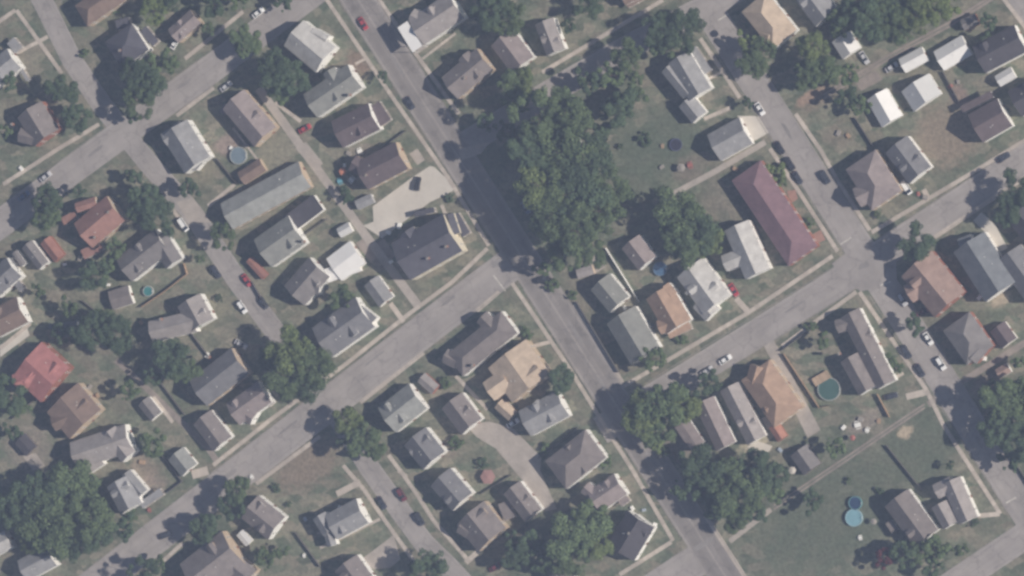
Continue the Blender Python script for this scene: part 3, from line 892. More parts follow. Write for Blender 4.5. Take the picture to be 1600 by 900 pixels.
H('22', 'house', 'ot', 'white', 4.6, [('g', 865, 60, 985, 270, 175), ('g', 870, 275, 970, 235, 85, 4.6), ('g', 900, 30, 950, 90, 80, 4.6), ('s', 930, 320, 1060, 260, 45, 2.8)], 'orange-tan house with a front gable|behind the right cross street')
# --- right blocks
H('03', 'garage', 'white', 'white', 2.9, [('g', 505, 215, 570, 318, 128)], 'small white garage|alone under the upper right trees')
H('03', 'garage', 'white', 'white', 2.9, [('g', 870, 392, 1008, 318, 92)], 'narrow bright white garage|beside the dirt track at upper right')
H('03', 'garage', 'white', 'white', 3.1, [('g', 1088, 363, 1255, 265, 128)], 'largest bright white garage|right of the narrow white garage')
H('03', 'garage', 'ww', 'white', 3, [('g', 945, 490, 1020, 610, 195)], 'square white-grey garage with a grey left half|below the narrow white garage')
H('03', 'garage', 'white', 'white', 2.9, [('g', 718, 560, 810, 722, 140)], 'white garage with a tall ridge|left of the square white-grey garage')
H('03', 'house', 'dk', 'white', 4.8, [('g', 1325, 355, 1575, 225, 175)], 'very dark grey house|right of the largest white garage')
H('03', 'shed', 'ww', 'white', 2.6, [('g', 1440, 485, 1535, 428, 72)], 'small white shed|below the very dark grey house at the right edge')
H('03', 'house', 'db', 'white', 4.6, [('g', 1305, 765, 1480, 665, 185), ('s', 1228, 652, 1408, 560, 42, 3.4)], 'dark brown house with a white awning strip|above the worn brown lawn')
H('03', 'house', 'dk', 'white', 4.4, [('g', 1540, 620, 1690, 530, 170)], 'near-black roof|cut by the right edge beside the worn lawn')
H('03', 'shed', 'pg', 'brick', 2.5, [('g', 1230, 150, 1320, 110, 70)], 'small brownish shed with a pink end|above the very dark grey house')
H('13', 'house', 'grey', 'white', 5, [('g', 835, 20, 975, 205, 165), ('g', 800, 60, 850, 120, 70, 4.4)], 'dark grey house with a jagged white right wall|left of the worn brown lawn')
H('13', 'house', 'tp', 'tan', 5, [('h', 620, 110, 775, 355, 215), ('g', 600, 340, 700, 290, 120, 4.8)], 'big pinkish taupe hipped house|at the upper right crossing')
H('P', 'house', 'pt', 'brick', 4.6, [('g', 1430, 412, 1482, 476, 62), ('g', 1418, 460, 1450, 440, 30, 4.2)], 'pinkish brown house with broad right slope|below the right crossing')
H('P', 'house', 'bg', 'white', 4.8, [('g', 1512, 378, 1562, 456, 58), ('g', 1500, 388, 1520, 380, 30, 4.6)], 'large blue-grey house with white right wall|below the pale driveway')
H('P', 'house', 'grey', 'white', 4.4, [('g', 1575, 395, 1622, 460, 46)], 'grey roof|cut by the right edge beside the large blue-grey house')
H('P', 'house', 'dk', 'tan', 4.2, [('g', 1588, 328, 1630, 380, 44)], 'dark roof under trees|at the right edge above the pale driveway')
H('23', 'house', 'pg', 'brick', 4.8, [('h', 1190, 235, 1335, 440, 195), ('g', 1280, 460, 1350, 380, 90, 4.6)], 'grey hipped house with a taupe right slope|beside the right side street')
H('23', 'garage', 'db', 'white', 2.8, [('g', 1438, 268, 1510, 368, 108)], 'small dark brown garage with a white right wall|near the right edge')
H('23', 'shed', 'pt', 'white', 2.4, [('g', 1440, 550, 1510, 510, 60)], 'small pinkish shed with a white end|below the dirt alley at the right')
H('23', 'house', 'taupe', 'white', 4.6, [('g', 560, 185, 775, 615, 125), ('g', 555, 450, 665, 650, 120, 4.4), ('g', 480, 270, 600, 230, 80, 4.2), ('g', 620, 330, 690, 310, 80, 4.6)], 'long taupe house with a rear wing|right of the big green pool', [(500, 430)])
H('P', 'house', 'ot', 'tan', 4.6, [('h', 1178, 578, 1230, 652, 56), ('g', 1196, 640, 1222, 626, 24, 4.6), ('g', 1176, 600, 1184, 572, 26, 4.8)], 'orange-brown hipped house|left of the long concrete drive')
H('P', 'shed', 'orange', 'brick', 2.4, [('g', 1208, 664, 1222, 686, 18)], 'small orange-red shed|below the orange-brown hipped house')
H('P', 'house', 'lgb', 'white', 3.6, [('g', 1138, 604, 1181, 688, 33)], 'narrow pale taupe house|left of the orange-brown hipped house')
H('P', 'house', 'tp', 'white', 3.4, [('g', 1099, 626, 1133, 698, 34)], 'narrow pinkish taupe roof|right of the leafy corner tree')
H('P', 'house', 'tp', 'white', 3, [('l', 1064, 660, 1090, 698, 26)], 'low pinkish roof strip|left of the narrow pinkish taupe roof')
H('33', 'shed', 'pg', 'dark', 2.6, [('g', 255, 150, 335, 265, 125)], 'shaded grey-brown shed|beside the dirt track below the pools')
H('P', 'house', 'taupe', 'white', 4.2, [('g', 1399, 778, 1446, 842, 46), ('s', 1388, 815, 1398, 830, 12, 2.6)], 'brown-grey house with a white right wall|right of the sky blue pool')
H('33', 'house', 'lgb', 'white', 4.6, [('g', 1160, 330, 1265, 570, 120), ('g', 1070, 400, 1170, 350, 90, 4.2), ('g', 1090, 470, 1160, 600, 100, 4.2)], 'light taupe house with two left wings|at the lower right corner')
H('P', 'shed', 'maroon', 'dark', 2.5, [('l', 1140, 722, 1156, 742, 26)], 'shaded maroon shed|among the dark trees right of the main street')
# --- lower centre
H('21', 'house', 'lg2', 'white', 4.2, [('g', 770, 825, 955, 680, 185)], 'pale grey-green house|below the lower left cross street')
H('21', 'shed', 'lgb', 'brick', 2.6, [('g', 980, 570, 1065, 645, 72)], 'small pale grey shed|behind the pale grey-green house')
H('21', 'house', 'taupe', 'white', 4.6, [('h', 1175, 500, 1500, 240, 165), ('g', 1340, 210, 1420, 290, 90, 4.6), ('g', 1120, 440, 1200, 480, 90, 4)], 'long dark taupe house|below the central crossing', [(1290, 500)])
H('P', 'house', 'tan', 'tan', 5, [('g', 790, 553, 828, 607, 76, 5, 3), ('g', 762, 612, 790, 592, 34, 5), ('g', 778, 630, 800, 650, 20, 3)], 'cream tan house with a brown left slope|left of the main street, lower centre')
H('P', 'house', 'taupe', 'white', 4, [('g', 704, 626, 735, 667, 42)], 'grey-brown house with a thin white right wall|above the curved gravel drive')
H('P', 'house', 'grey', 'white', 4.8, [('g', 646, 682, 676, 720, 46), ('g', 640, 706, 660, 695, 24, 4.4)], 'grey house with white walls on two sides|right of the lower side street trees')
H('31', 'house', 'grey', 'white', 4.8, [('g', 1090, 310, 1220, 460, 165)], 'grey box-like house with white corner walls|right of the lower left side street')
H('31', 'house', 'taupe', 'tan', 4.8, [('g', 1265, 525, 1395, 685, 225), ('g', 1210, 600, 1290, 650, 90, 4.6), ('s', 1470, 460, 1510, 560, 70, 2.8)], 'taupe house with a cream awning|right of the lower left side street')
H('31', 'house', 'lg', 'white', 4.6, [('g', 440, 610, 625, 510, 165), ('g', 370, 540, 430, 640, 90, 4.4), ('g', 420, 620, 450, 720, 60, 3.6)], 'light grey house with a dark left side|left of the lower left side street')
H('P', 'house', 'taupe', 'white', 4.4, [('g', 388, 792, 430, 826, 46)], 'taupe house with white corner walls|below the brown worn lawn at lower left')
H('P', 'house', 'taupe', 'white', 4.2, [('g', 538, 880, 568, 922, 46)], 'taupe roof with a white right wall|cut by the bottom edge beside the gravel lot')
H('P', 'house', 'lg', 'white', 4.4, [('g', 818, 662, 878, 630, 44), ('g', 832, 632, 858, 655, 22, 4.6)], 'small grey house with a white right end|below the cream tan house')
H('32', 'house', 'taupe', 'white', 4.8, [('h', 250, 300, 490, 110, 210), ('g', 330, 130, 440, 280, 90, 4.8)], 'taupe house with four roof slopes|left of the main street at lower centre')
H('32', 'house', 'tp', 'white', 4.4, [('g', 480, 460, 640, 350, 145), ('g', 430, 370, 500, 430, 80, 4.2), ('s', 640, 470, 690, 435, 40, 2.8)], 'pinkish taupe house with a cream porch|below the house with four slopes')
H('32', 'house', 'dk', 'white', 4.6, [('g', 640, 760, 760, 560, 190), ('g', 700, 570, 800, 650, 100, 4.6)], 'charcoal house|at the bottom corner of the main street', [(695, 645)])
H('P', 'house', 'taupe', 'white', 4, [('g', 798, 762, 832, 806, 34), ('l', 815, 805, 840, 785, 22, 3)], 'brown-grey house with a long white right wall|left of the curved gravel drive')
H('P', 'house', 'taupe', 'white', 4, [('g', 866, 893, 888, 925, 42)], 'taupe roof corner with a white wall|at the bottom edge below the round dark tree')

# ------------------------------------------------------------------ trees
def crown_proto(seed, n_leaf, size, lobes):
    rg = np.random.default_rng(seed)
    cs, rs = [], []
    nsub = 5 + seed % 4
    sc, sr = [np.zeros(3)], [.45]
    for j in range(nsub):
        an = 2 * math.pi * (j + rg.uniform(-.3, .3)) / nsub
        q = rg.uniform(.38, .72)
        sc.append(np.array([q * math.cos(an), q * math.sin(an), rg.uniform(-.35, .35)]))
        sr.append(rg.uniform(.26, .44))
    for i in range(lobes):
        d = rg.normal(size=3)
        d /= np.linalg.norm(d)
        if d[2] < -.2:
            d[2] *= -.6
        j = rg.integers(len(sc))
        cs.append(sc[j] + d * sr[j] * rg.uniform(.45, 1.0))
        rs.append(rg.uniform(.10, .24))
    cs, rs = np.array(cs), np.array(rs)
    area = rs ** 2
    pick = rg.choice(lobes, n_leaf, p=area / area.sum())
    d = rg.normal(size=(n_leaf, 3))
    d[:, 2] += .35
    d /= np.linalg.norm(d, axis=1)[:, None]
    rad = rs[pick] * (1 - .35 * rg.random(n_leaf) ** 2) * (1 + .06 * rg.normal(size=n_leaf))
    p = cs[pick] + d * rad[:, None]
    nr = d + rg.normal(size=(n_leaf, 3)) * .45
    nr /= np.linalg.norm(nr, axis=1)[:, None]
    a = np.cross(nr, rg.normal(size=(n_leaf, 3)))
    a /= np.linalg.norm(a, axis=1)[:, None]
    b = np.cross(nr, a)
    s = (size * rg.uniform(.6, 1.35, n_leaf))[:, None]
    vs = np.stack([p - a * s, p - b * s * .62 + nr * s * .15, p + a * s, p + b * s * .62 + nr * s * .15], 1).reshape(-1, 3)
    me = bpy.data.meshes.new('crown')
    me.vertices.add(len(vs))
    me.vertices.foreach_set('co', vs.ravel())
    me.loops.add(n_leaf * 4)
    me.loops.foreach_set('vertex_index', np.arange(n_leaf * 4))
    me.polygons.add(n_leaf)
    me.polygons.foreach_set('loop_start', np.arange(0, n_leaf * 4, 4))
    me.materials.append(LEAF['mid'])
    me.update(calc_edges=True)
    return me
BIG = [crown_proto(i, 9000, .042, 60 + i * 5) for i in range(9)]
SMALL = [crown_proto(20 + i, 2600, .08, 22 + i * 2) for i in range(5)]

def trunk_proto(seed):
    rg = random.Random(seed)
    mb = MB()
    def tube(p, q, r0, r1, n=7):
        p, q = Vector(p), Vector(q)
        ax = (q - p).normalized()
        s = ax.orthogonal().normalized()
        t = ax.cross(s)
        vs = [p + (s * math.cos(2 * math.pi * i / n) + t * math.sin(2 * math.pi * i / n)) * r0 for i in range(n)]
        vs += [q + (s * math.cos(2 * math.pi * i / n) + t * math.sin(2 * math.pi * i / n)) * r1 for i in range(n)]
        mb.add(vs, [(i, (i + 1) % n, n + (i + 1) % n, n + i) for i in range(n)] + [tuple(range(n, 2 * n)), tuple(reversed(range(n)))])
    tube((0, 0, 0), (.01, .02, .5), .045, .03)
    tube((.01, .02, .48), (.03, -.02, .8), .03, .012)
    for i in range(4):
        a = i * 1.6 + rg.random()
        z = .38 + .07 * i
        tube((.008, .015, z), (.26 * math.cos(a), .26 * math.sin(a), z + .24), .02, .007, 6)
    return mb.mesh('trunk', M_bark)
TRUNK = [trunk_proto(i) for i in range(3)]

used_labels = set()
DIRS = ['right of', 'upper right of', 'above', 'upper left of', 'left of', 'lower left of', 'below', 'lower right of']
def place_words(px, py, nth=0):
    hs = sorted(HOUSES, key=lambda h: (h[1] - px) ** 2 + (h[2] - py) ** 2)
    h = hs[nth]
    a = math.atan2(-(py - h[2]), px - h[1])
    return DIRS[round(a / (math.pi / 4)) % 8] + ' the ' + h[0]
TONE = dict(dark='dark green', mid='green', light='light green', maroon='maroon-leaved')
def tree(tile, x, y, r, tone='mid', hk=2.0, shrub=False):
    px, py = T(tile, x, y)
    rm = r * (1 if tile == 'P' else K) * S
    Ht = max(2.0, min(24, rm * hk + (0 if shrub else 2.2)))
    vr = rm * (.82 if not shrub else .7)                 # vertical half size of the crown
    cz = Ht - vr * .9
    wx, wy = G(px, py, cz)
    size = 'huge' if r * (1 if tile == 'P' else K) > 41 else 'large' if rm > 6 else 'mid-sized' if rm > 3.6 else 'small'
    word = 'shrub' if shrub else 'tree'
    for nth in range(8):
        lab = f'{size} {TONE[tone]} {word} {place_words(px, py, nth)}'
        if lab not in used_labels and len(lab.split()) <= 16:
            break
    used_labels.add(lab)
    o = thing('shrub' if shrub else 'leafy_tree', lab, 'shrub' if shrub else 'tree', (wx, wy, 0), 0, 'garden shrubs' if shrub else 'leafy trees among the houses')
    me = random.choice(BIG if rm > 4.2 else SMALL)
    c = link('crown', me, o, (0, 0, cz))
    c.scale = (rm * random.uniform(1.16, 1.28), rm * random.uniform(1.16, 1.28), vr * 1.1)
    c.rotation_euler = (0, 0, random.uniform(0, 6.28))
    c.material_slots[0].link = 'OBJECT'
    c.material_slots[0].material = LEAF[tone]
    t = link('trunk', random.choice(TRUNK), o)
    t.scale = (rm * .9 + 1, rm * .9 + 1, cz / .62)
    t.rotation_euler = (0, 0, random.uniform(0, 6.28))
    return o

for a in (('00', 925, 60, 85, 'light'), ('00', 790, 430, 95, 'dark'), ('00', 880, 500, 105, 'dark'), ('00', 830, 600, 100, 'mid'), ('00', 1000, 360, 75, 'mid'), ('00', 370, 540, 90, 'dark'), ('00', 460, 700, 80, 'dark'),
          ('00', 1470, 270, 75, 'mid'), ('00', 1235, 165, 42, 'mid'), ('00', 1280, 30, 75, 'dark'), ('00', 1000, -10, 80, 'dark'), ('00', 1430, 0, 60, 'mid'), ('00', 60, 490, 60, 'dark'), ('00', 900, 380, 60, 'mid'),
          ('01', 110, 400, 110, 'dark'), ('01', 210, 470, 100, 'dark'), ('01', 150, 540, 75, 'mid'), ('01', 1420, 60, 120, 'dark'), ('01', 1500, 120, 105, 'mid'), ('01', 1540, 520, 95, 'mid'), ('01', 1570, 600, 75, 'light'), ('01', 170, 20, 55, 'dark'),
          ('02', 700, 330, 90, 'mid'), ('02', 900, 180, 110, 'dark'), ('02', 1030, 160, 110, 'dark'), ('02', 880, 270, 75, 'mid'), ('02', 660, 640, 105, 'dark'), ('02', 1415, 260, 65, 'light'), ('02', 1440, 390, 80, 'mid'), ('02', 1405, 610, 42, 'dark'),
          ('02', 460, 30, 80, 'dark'), ('02', 590, 450, 75, 'mid'), ('02', 60, 480, 90, 'light'), ('02', 720, 560, 70, 'mid'), ('02', 340, 150, 45, 'dark'), ('02', 740, 460, 55, 'mid'),
          ('03', 330, 270, 95, 'light'), ('03', 420, 420, 90, 'mid'), ('03', 300, 420, 75, 'mid'), ('03', 500, 110, 70, 'mid'), ('03', 960, 90, 105, 'light'), ('03', 1060, 60, 90, 'light'), ('03', 870, 180, 80, 'mid'), ('03', 860, 20, 80, 'dark'), ('03', 690, 120, 110, 'dark'), ('03', 1390, 130, 55, 'dark'), ('03', 560, 440, 65, 'mid'), ('03', 40, 300, 80, 'mid'),
          ('10', 280, 350, 90, 'dark'), ('10', 270, 450, 85, 'mid'), ('10', 860, 340, 100, 'dark'), ('10', 940, 440, 105, 'dark'), ('10', 830, 420, 85, 'mid'), ('10', 1120, 280, 65, 'dark'), ('10', 1330, 565, 80, 'mid'), ('10', 560, 800, 85, 'dark'), ('10', 620, 760, 60, 'mid'), ('10', 690, 640, 65, 'mid'), ('10', 800, 210, 60, 'dark'), ('10', 1190, 700, 35, 'mid'), ('10', 470, 300, 40, 'dark'),
          ('20', 550, 280, 105, 'dark'), ('20', 690, 300, 105, 'dark'), ('20', 620, 220, 80, 'mid'), ('20', 470, 340, 60, 'mid'), ('20', 1030, 470, 110, 'dark'), ('20', 1110, 540, 85, 'mid'), ('20', 60, 680, 100, 'dark'), ('20', 110, 740, 70, 'mid'), ('20', 770, 650, 62, 'mid'), ('20', 420, 160, 60, 'mid'), ('20', 10, 590, 50, 'mid'),
          ('P', 455, 548, 34, 'light'), ('P', 492, 578, 32, 'mid'), ('P', 446, 586, 34, 'mid'), ('P', 480, 605, 26, 'dark'), ('P', 424, 560, 22, 'dark'), ('21', 515, 85, 75, 'mid'), ('21', 560, 840, 90, 'light'), ('31', 650, 90, 100, 'mid'), ('31', 700, 150, 70, 'mid'), ('31', 540, 60, 75, 'dark'), ('22', 290, 590, 80, 'dark'),
          ('P', 845, 186, 40, 'mid', 3.0), ('P', 884, 182, 36, 'mid', 3.0), ('P', 832, 240, 34, 'dark', 3.0), ('P', 874, 240, 44, 'mid', 3.0), ('P', 918, 250, 38, 'dark', 3.0), ('P', 952, 296, 30, 'mid', 3.0), ('P', 846, 290, 38, 'light', 3.0), ('P', 896, 300, 46, 'dark', 3.0), ('P', 940, 330, 32, 'mid', 3.0), ('P', 864, 342, 38, 'mid', 3.0), ('P', 908, 362, 38, 'mid', 3.0), ('P', 884, 394, 28, 'mid', 3.0), ('P', 925, 395, 22, 'mid', 3.0), ('P', 936, 215, 24, 'dark'), ('P', 955, 170, 18, 'dark'),
          ('P', 1060, 342, 38, 'mid', 1.8), ('P', 1088, 352, 36, 'dark', 1.7), ('P', 1068, 380, 30, 'mid', 1.7), ('P', 1108, 378, 24, 'light', 1.6),
          ('P', 1000, 650, 30, 'light', 1.9), ('P', 1034, 632, 40, 'mid', 1.9), ('P', 1062, 634, 28, 'light', 1.7), ('P', 1030, 668, 28, 'mid', 1.7), ('P', 1108, 598, 20, 'dark'), ('22', 840, 460, 70, 'mid'),
          ('P', 1432, 382, 25, 'dark'), ('P', 1575, 332, 22, 'dark'), ('P', 1590, 300, 26, 'dark'), ('P', 1430, 508, 18, 'dark'), ('23', 400, 345, 52, 'mid'), ('P', 1572, 630, 36, 'mid', 1.8), ('P', 1604, 612, 34, 'mid', 1.8), ('P', 1562, 672, 28, 'dark'), ('P', 1598, 690, 30, 'dark'), ('P', 1580, 720, 18, 'dark'),
          ('P', 60, 768, 42, 'dark', 1.5), ('P', 112, 762, 44, 'mid', 1.5), ('P', 78, 815, 46, 'mid', 1.5), ('P', 136, 806, 40, 'mid', 1.5), ('P', 28, 795, 34, 'dark', 1.5), ('P', 150, 840, 28, 'dark', 1.5), ('P', 52, 836, 26, 'light', 1.5), ('P', 110, 845, 28, 'dark', 1.5), ('30', 740, 620, 75, 'dark'), ('30', 1420, 380, 85, 'mid'), ('30', 1380, 480, 80, 'dark'), ('30', 1220, 610, 90, 'dark'), ('30', 910, 110, 75, 'mid'), ('30', 860, 870, 80, 'dark'), ('30', 80, 40, 50, 'dark'), ('30', 940, 830, 55, 'mid'),
          ('31', 1050, 830, 100, 'dark'), ('31', 960, 870, 70, 'dark'), ('31', 60, 800, 60, 'mid'), ('31', 1540, 700, 60, 'dark'),
          ('P', 905, 835, 44, 'mid', 1.7), ('P', 925, 808, 26, 'mid', 1.6), ('P', 893, 870, 28, 'mid', 1.6), ('P', 935, 850, 24, 'light', 1.6), ('P', 1100, 735, 30, 'dark'), ('P', 1130, 760, 30, 'mid'), ('P', 1160, 775, 34, 'mid'), ('P', 1195, 742, 30, 'dark'), ('P', 1175, 725, 22, 'dark'), ('P', 1120, 790, 22, 'dark'), ('P', 1205, 770, 20, 'mid'), ('P', 1078, 722, 20, 'dark'), ('P', 1022, 690, 18, 'light'), ('P', 1065, 765, 18, 'dark'),
          ('P', 385, 62, 22, 'mid'), ('P', 205, 178, 14, 'dark'), ('P', 10, 205, 12, 'mid'), ('P', 880, 162, 22, 'mid'), ('P', 922, 128, 20, 'dark'), ('P', 1262, 118, 22, 'mid'), ('P', 1325, 150, 18, 'dark'), ('P', 1345, 165, 14, 'mid'), ('P', 95, 520, 15, 'dark'), ('P', 60, 455, 12, 'mid'), ('P', 310, 500, 12, 'mid'),
          ('P', 1150, 805, 22, 'mid'), ('P', 1182, 800, 18, 'dark'), ('P', 1140, 738, 24, 'mid'), ('P', 1215, 745, 16, 'dark'), ('P', 1100, 770, 18, 'dark'), ('P', 1592, 565, 12, 'mid'), ('P', 1550, 606, 14, 'mid'), ('P', 412, 868, 13, 'light'), ('P', 440, 862, 12, 'mid'), ('P', 598, 118, 9, 'dark'), ('P', 1540, 62, 10, 'mid'), ('P', 540, 302, 11, 'dark'), ('P', 238, 590, 14, 'dark'), ('P', 330, 822, 16, 'dark'), ('P', 850, 420, 12, 'mid'), ('P', 870, 405, 14, 'dark'),
          ('P', 760, 190, 14, 'dark'), ('P', 790, 205, 16, 'dark'), ('P', 815, 215, 18, 'dark'), ('P', 805, 870, 22, 'dark'), ('P', 830, 850, 20, 'dark'), ('P', 850, 880, 20, 'dark'), ('P', 1385, 20, 24, 'mid'), ('P', 1480, 10, 18, 'light'), ('P', 1330, 20, 24, 'dark'), ('P', 1310, 45, 14, 'mid'), ('33', 345, 445, 62, 'dark', 1.9), ('33', 480, 130, 62, 'mid'), ('P', 1382, 872, 15, 'maroon'), ('P', 1412, 866, 20, 'dark'), ('P', 1440, 862, 18, 'mid'), ('P', 1462, 858, 20, 'mid'), ('33', 1225, 740, 50, 'mid'), ('33', 1160, 235, 30, 'dark'), ('33', 1060, 850, 60, 'dark')):
    tree(*a)
for a in (('13', 125, 200, 70, 'light'), ('13', 150, 240, 45, 'mid'), ('13', 320, 490, 32, 'mid'), ('13', 730, 440, 22, 'mid'), ('23', 790, 470, 48, 'mid'), ('23', 850, 510, 40, 'mid'), ('21', 1485, 340, 45, 'mid'), ('21', 1130, 600, 38, 'mid'), ('11', 540, 330, 50, 'dark'), ('20', 1300, 95, 24, 'dark'),
          ('31', 120, 375, 26, 'dark'), ('31', 195, 470, 22, 'dark'), ('31', 1190, 110, 45, 'mid'), ('02', 650, 870, 18, 'dark'), ('02', 790, 830, 40, 'dark'), ('12', 860, 295, 16, 'dark'), ('12', 240, 860, 40, 'mid'), ('31', 1350, 230, 35, 'dark'), ('33', 740, 395, 30, 'dark'), ('33', 1310, 575, 25, 'dark'), ('11', 1150, 340, 26, 'dark'), ('11', 1000, 780, 22, 'mid'),
          ('30', 780, 540, 40, 'mid'), ('03', 600, 130, 45, 'mid'), ('22', 1010, 350, 40, 'mid'), ('22', 90, 310, 45, 'mid'), ('32', 910, 160, 30, 'mid'), ('32', 200, 130, 35, 'mid'), ('23', 330, 270, 40, 'mid'), ('00', 500, 320, 32, 'mid'), ('33', 560, 330, 22, 'mid'), ('32', 560, 220, 40, 'mid'), ('22', 360, 80, 30, 'mid'), ('00', 690, 60, 25, 'mid')):
    tree(*a, 1.2, True)

# ------------------------------------------------------------------ cars
def loft(mb, secs, mi=0):
    """secs: (x, z0, z1, half-width bottom, half-width top)"""
    vs = []
    for x, z0, z1, w0, w1 in secs:
        zm = z0 + (z1 - z0) * .65
        vs += [(x, -w0, z0), (x, w0, z0), (x, w0 * 1.02, zm), (x, w1, z1), (x, -w1, z1), (x, -w0 * 1.02, zm)]
    fs = []
    for i in range(len(secs) - 1):
        for j in range(6):
            a, b = i * 6 + j, i * 6 + (j + 1) % 6
            fs.append((a, b, b + 6, a + 6))
    n = len(secs)
    fs += [tuple(reversed(range(6))), tuple(range((n - 1) * 6, n * 6))]
    mb.add(vs, [tuple(reversed(f)) for f in fs], mi)
def car_protos():
    P = {}
    specs = dict(
        sedan=([(-2.3, .35, .75, .78, .66), (-2.15, .28, .9, .86, .78), (-1.5, .25, .96, .89, .80), (1.0, .25, .95, .89, .80), (1.7, .25, .88, .88, .78), (2.15, .28, .76, .82, .7), (2.3, .35, .6, .72, .6)],
               [(-1.75, .9, .95, .76, .7), (-1.15, .9, 1.38, .76, .58), (.35, .9, 1.40, .76, .58), (1.15, .9, .94, .76, .7)], (-1.1, .3, .575, 1.385)),
        suv=([(-2.35, .4, .95, .82, .74), (-2.2, .3, 1.05, .92, .84), (1.0, .3, 1.08, .94, .86), (1.9, .3, 1.0, .92, .82), (2.3, .35, .82, .84, .72)],
             [(-2.25, 1.0, 1.1, .82, .76), (-2.0, 1.0, 1.68, .82, .66), (.45, 1.0, 1.70, .82, .66), (1.2, 1.0, 1.08, .82, .76)], (-1.95, .4, .65, 1.685)),
        van=([(-2.5, .4, 1.1, .88, .84), (-2.4, .3, 1.15, .95, .9), (1.6, .3, 1.1, .95, .88), (2.3, .32, .95, .9, .78), (2.5, .4, .75, .8, .7)],
             [(-2.42, 1.05, 1.2, .88, .84), (-2.3, 1.05, 1.9, .88, .76), (1.1, 1.05, 1.92, .88, .74), (2.0, 1.05, 1.1, .86, .8)], (-2.25, 1.05, .75, 1.905)))
    for k, (body, cab, (rx0, rx1, rw, rz)) in specs.items():
        b = MB(); loft(b, body)
        g = MB(); loft(g, cab)
        r = MB(); r.box(((rx0 + rx1) / 2, 0), (1, 0), (rx1 - rx0) / 2, rw, rz - .03, rz + .03, top=.97)
        P[k] = (b.mesh('body', M_trim), g.mesh('windows', M_glass), r.mesh('roof_panel', M_trim), body)
    return P
CARS = car_protos()
wh = MB()
def wheel_mesh(r0, r1, y0, y1, mat, nm):
    mb = MB()
    n = 14
    vs = [(r0 * math.cos(2 * math.pi * i / n), y0, r0 * math.sin(2 * math.pi * i / n)) for i in range(n)] + [(r1 * math.cos(2 * math.pi * i / n), y1, r1 * math.sin(2 * math.pi * i / n)) for i in range(n)]
    mb.add(vs, [(i, n + i, n + (i + 1) % n, (i + 1) % n) for i in range(n)] + [tuple(range(n)), tuple(reversed(range(n, 2 * n)))])
    return mb.mesh(nm, mat)
TYRE, RIM = wheel_mesh(.33, .33, -.1, .1, M_tyre, 'wheel'), wheel_mesh(.2, .2, -.115, .115, M_rim, 'rim')
lm = MB(); lm.box((0, 0), (1, 0), .05, .16, -.07, .07); LAMP = lm.mesh('headlight', M_lamp)
lm = MB(); lm.box((0, 0), (1, 0), .05, .13, -.09, .09); TAIL = lm.mesh('tail_light', M_tail)
def paint(name, c):
    if name in MATS:
        return MATS[name]
    m = surface(name, c, .3, .03, .5)
    m.node_tree.nodes['Principled BSDF'].inputs['Coat Weight'].default_value = .6
    return m
PAINT = dict(white=(.8, .8, .8), black=(.03, .03, .035), dark=(.05, .055, .07), red=(.40, .06, .07), silver=(.5, .5, .52), blue=(.12, .17, .28), maroon=(.15, .04, .05))
def car(tile, x, y, ang, kind, col, label):
    px, py = T(tile, x, y)
    p = G(px, py, .9)
    o = thing('parked_car', label, 'car', (p[0], p[1], .06), R(ang), 'cars parked along the streets')
    bm_, gm_, rm_, body = CARS[kind]
    for nm, me in (('body', bm_), ('windows', gm_), ('roof_panel', rm_)):
        c = link(nm, me, o)
        if nm != 'windows':
            c.material_slots[0].link = 'OBJECT'
            c.material_slots[0].material = paint('paint_' + col, PAINT[col])
    hw = body[2][3]
    for sx in (-1.4, 1.4):
        for sy in (-1, 1):
            t = link('wheel', TYRE, o, (sx, sy * (hw - .06), .33))
            link('rim', RIM, t)
    for sy in (-1, 1):
        link('headlight', LAMP, o, (body[-1][0] - .06, sy * .52, .62))
        link('tail_light', TAIL, o, (body[0][0] + .03, sy * .6, .7))
AM, AB = -57.5, 32.5     # heading along the main street, along the cross streets (degrees in the scene)
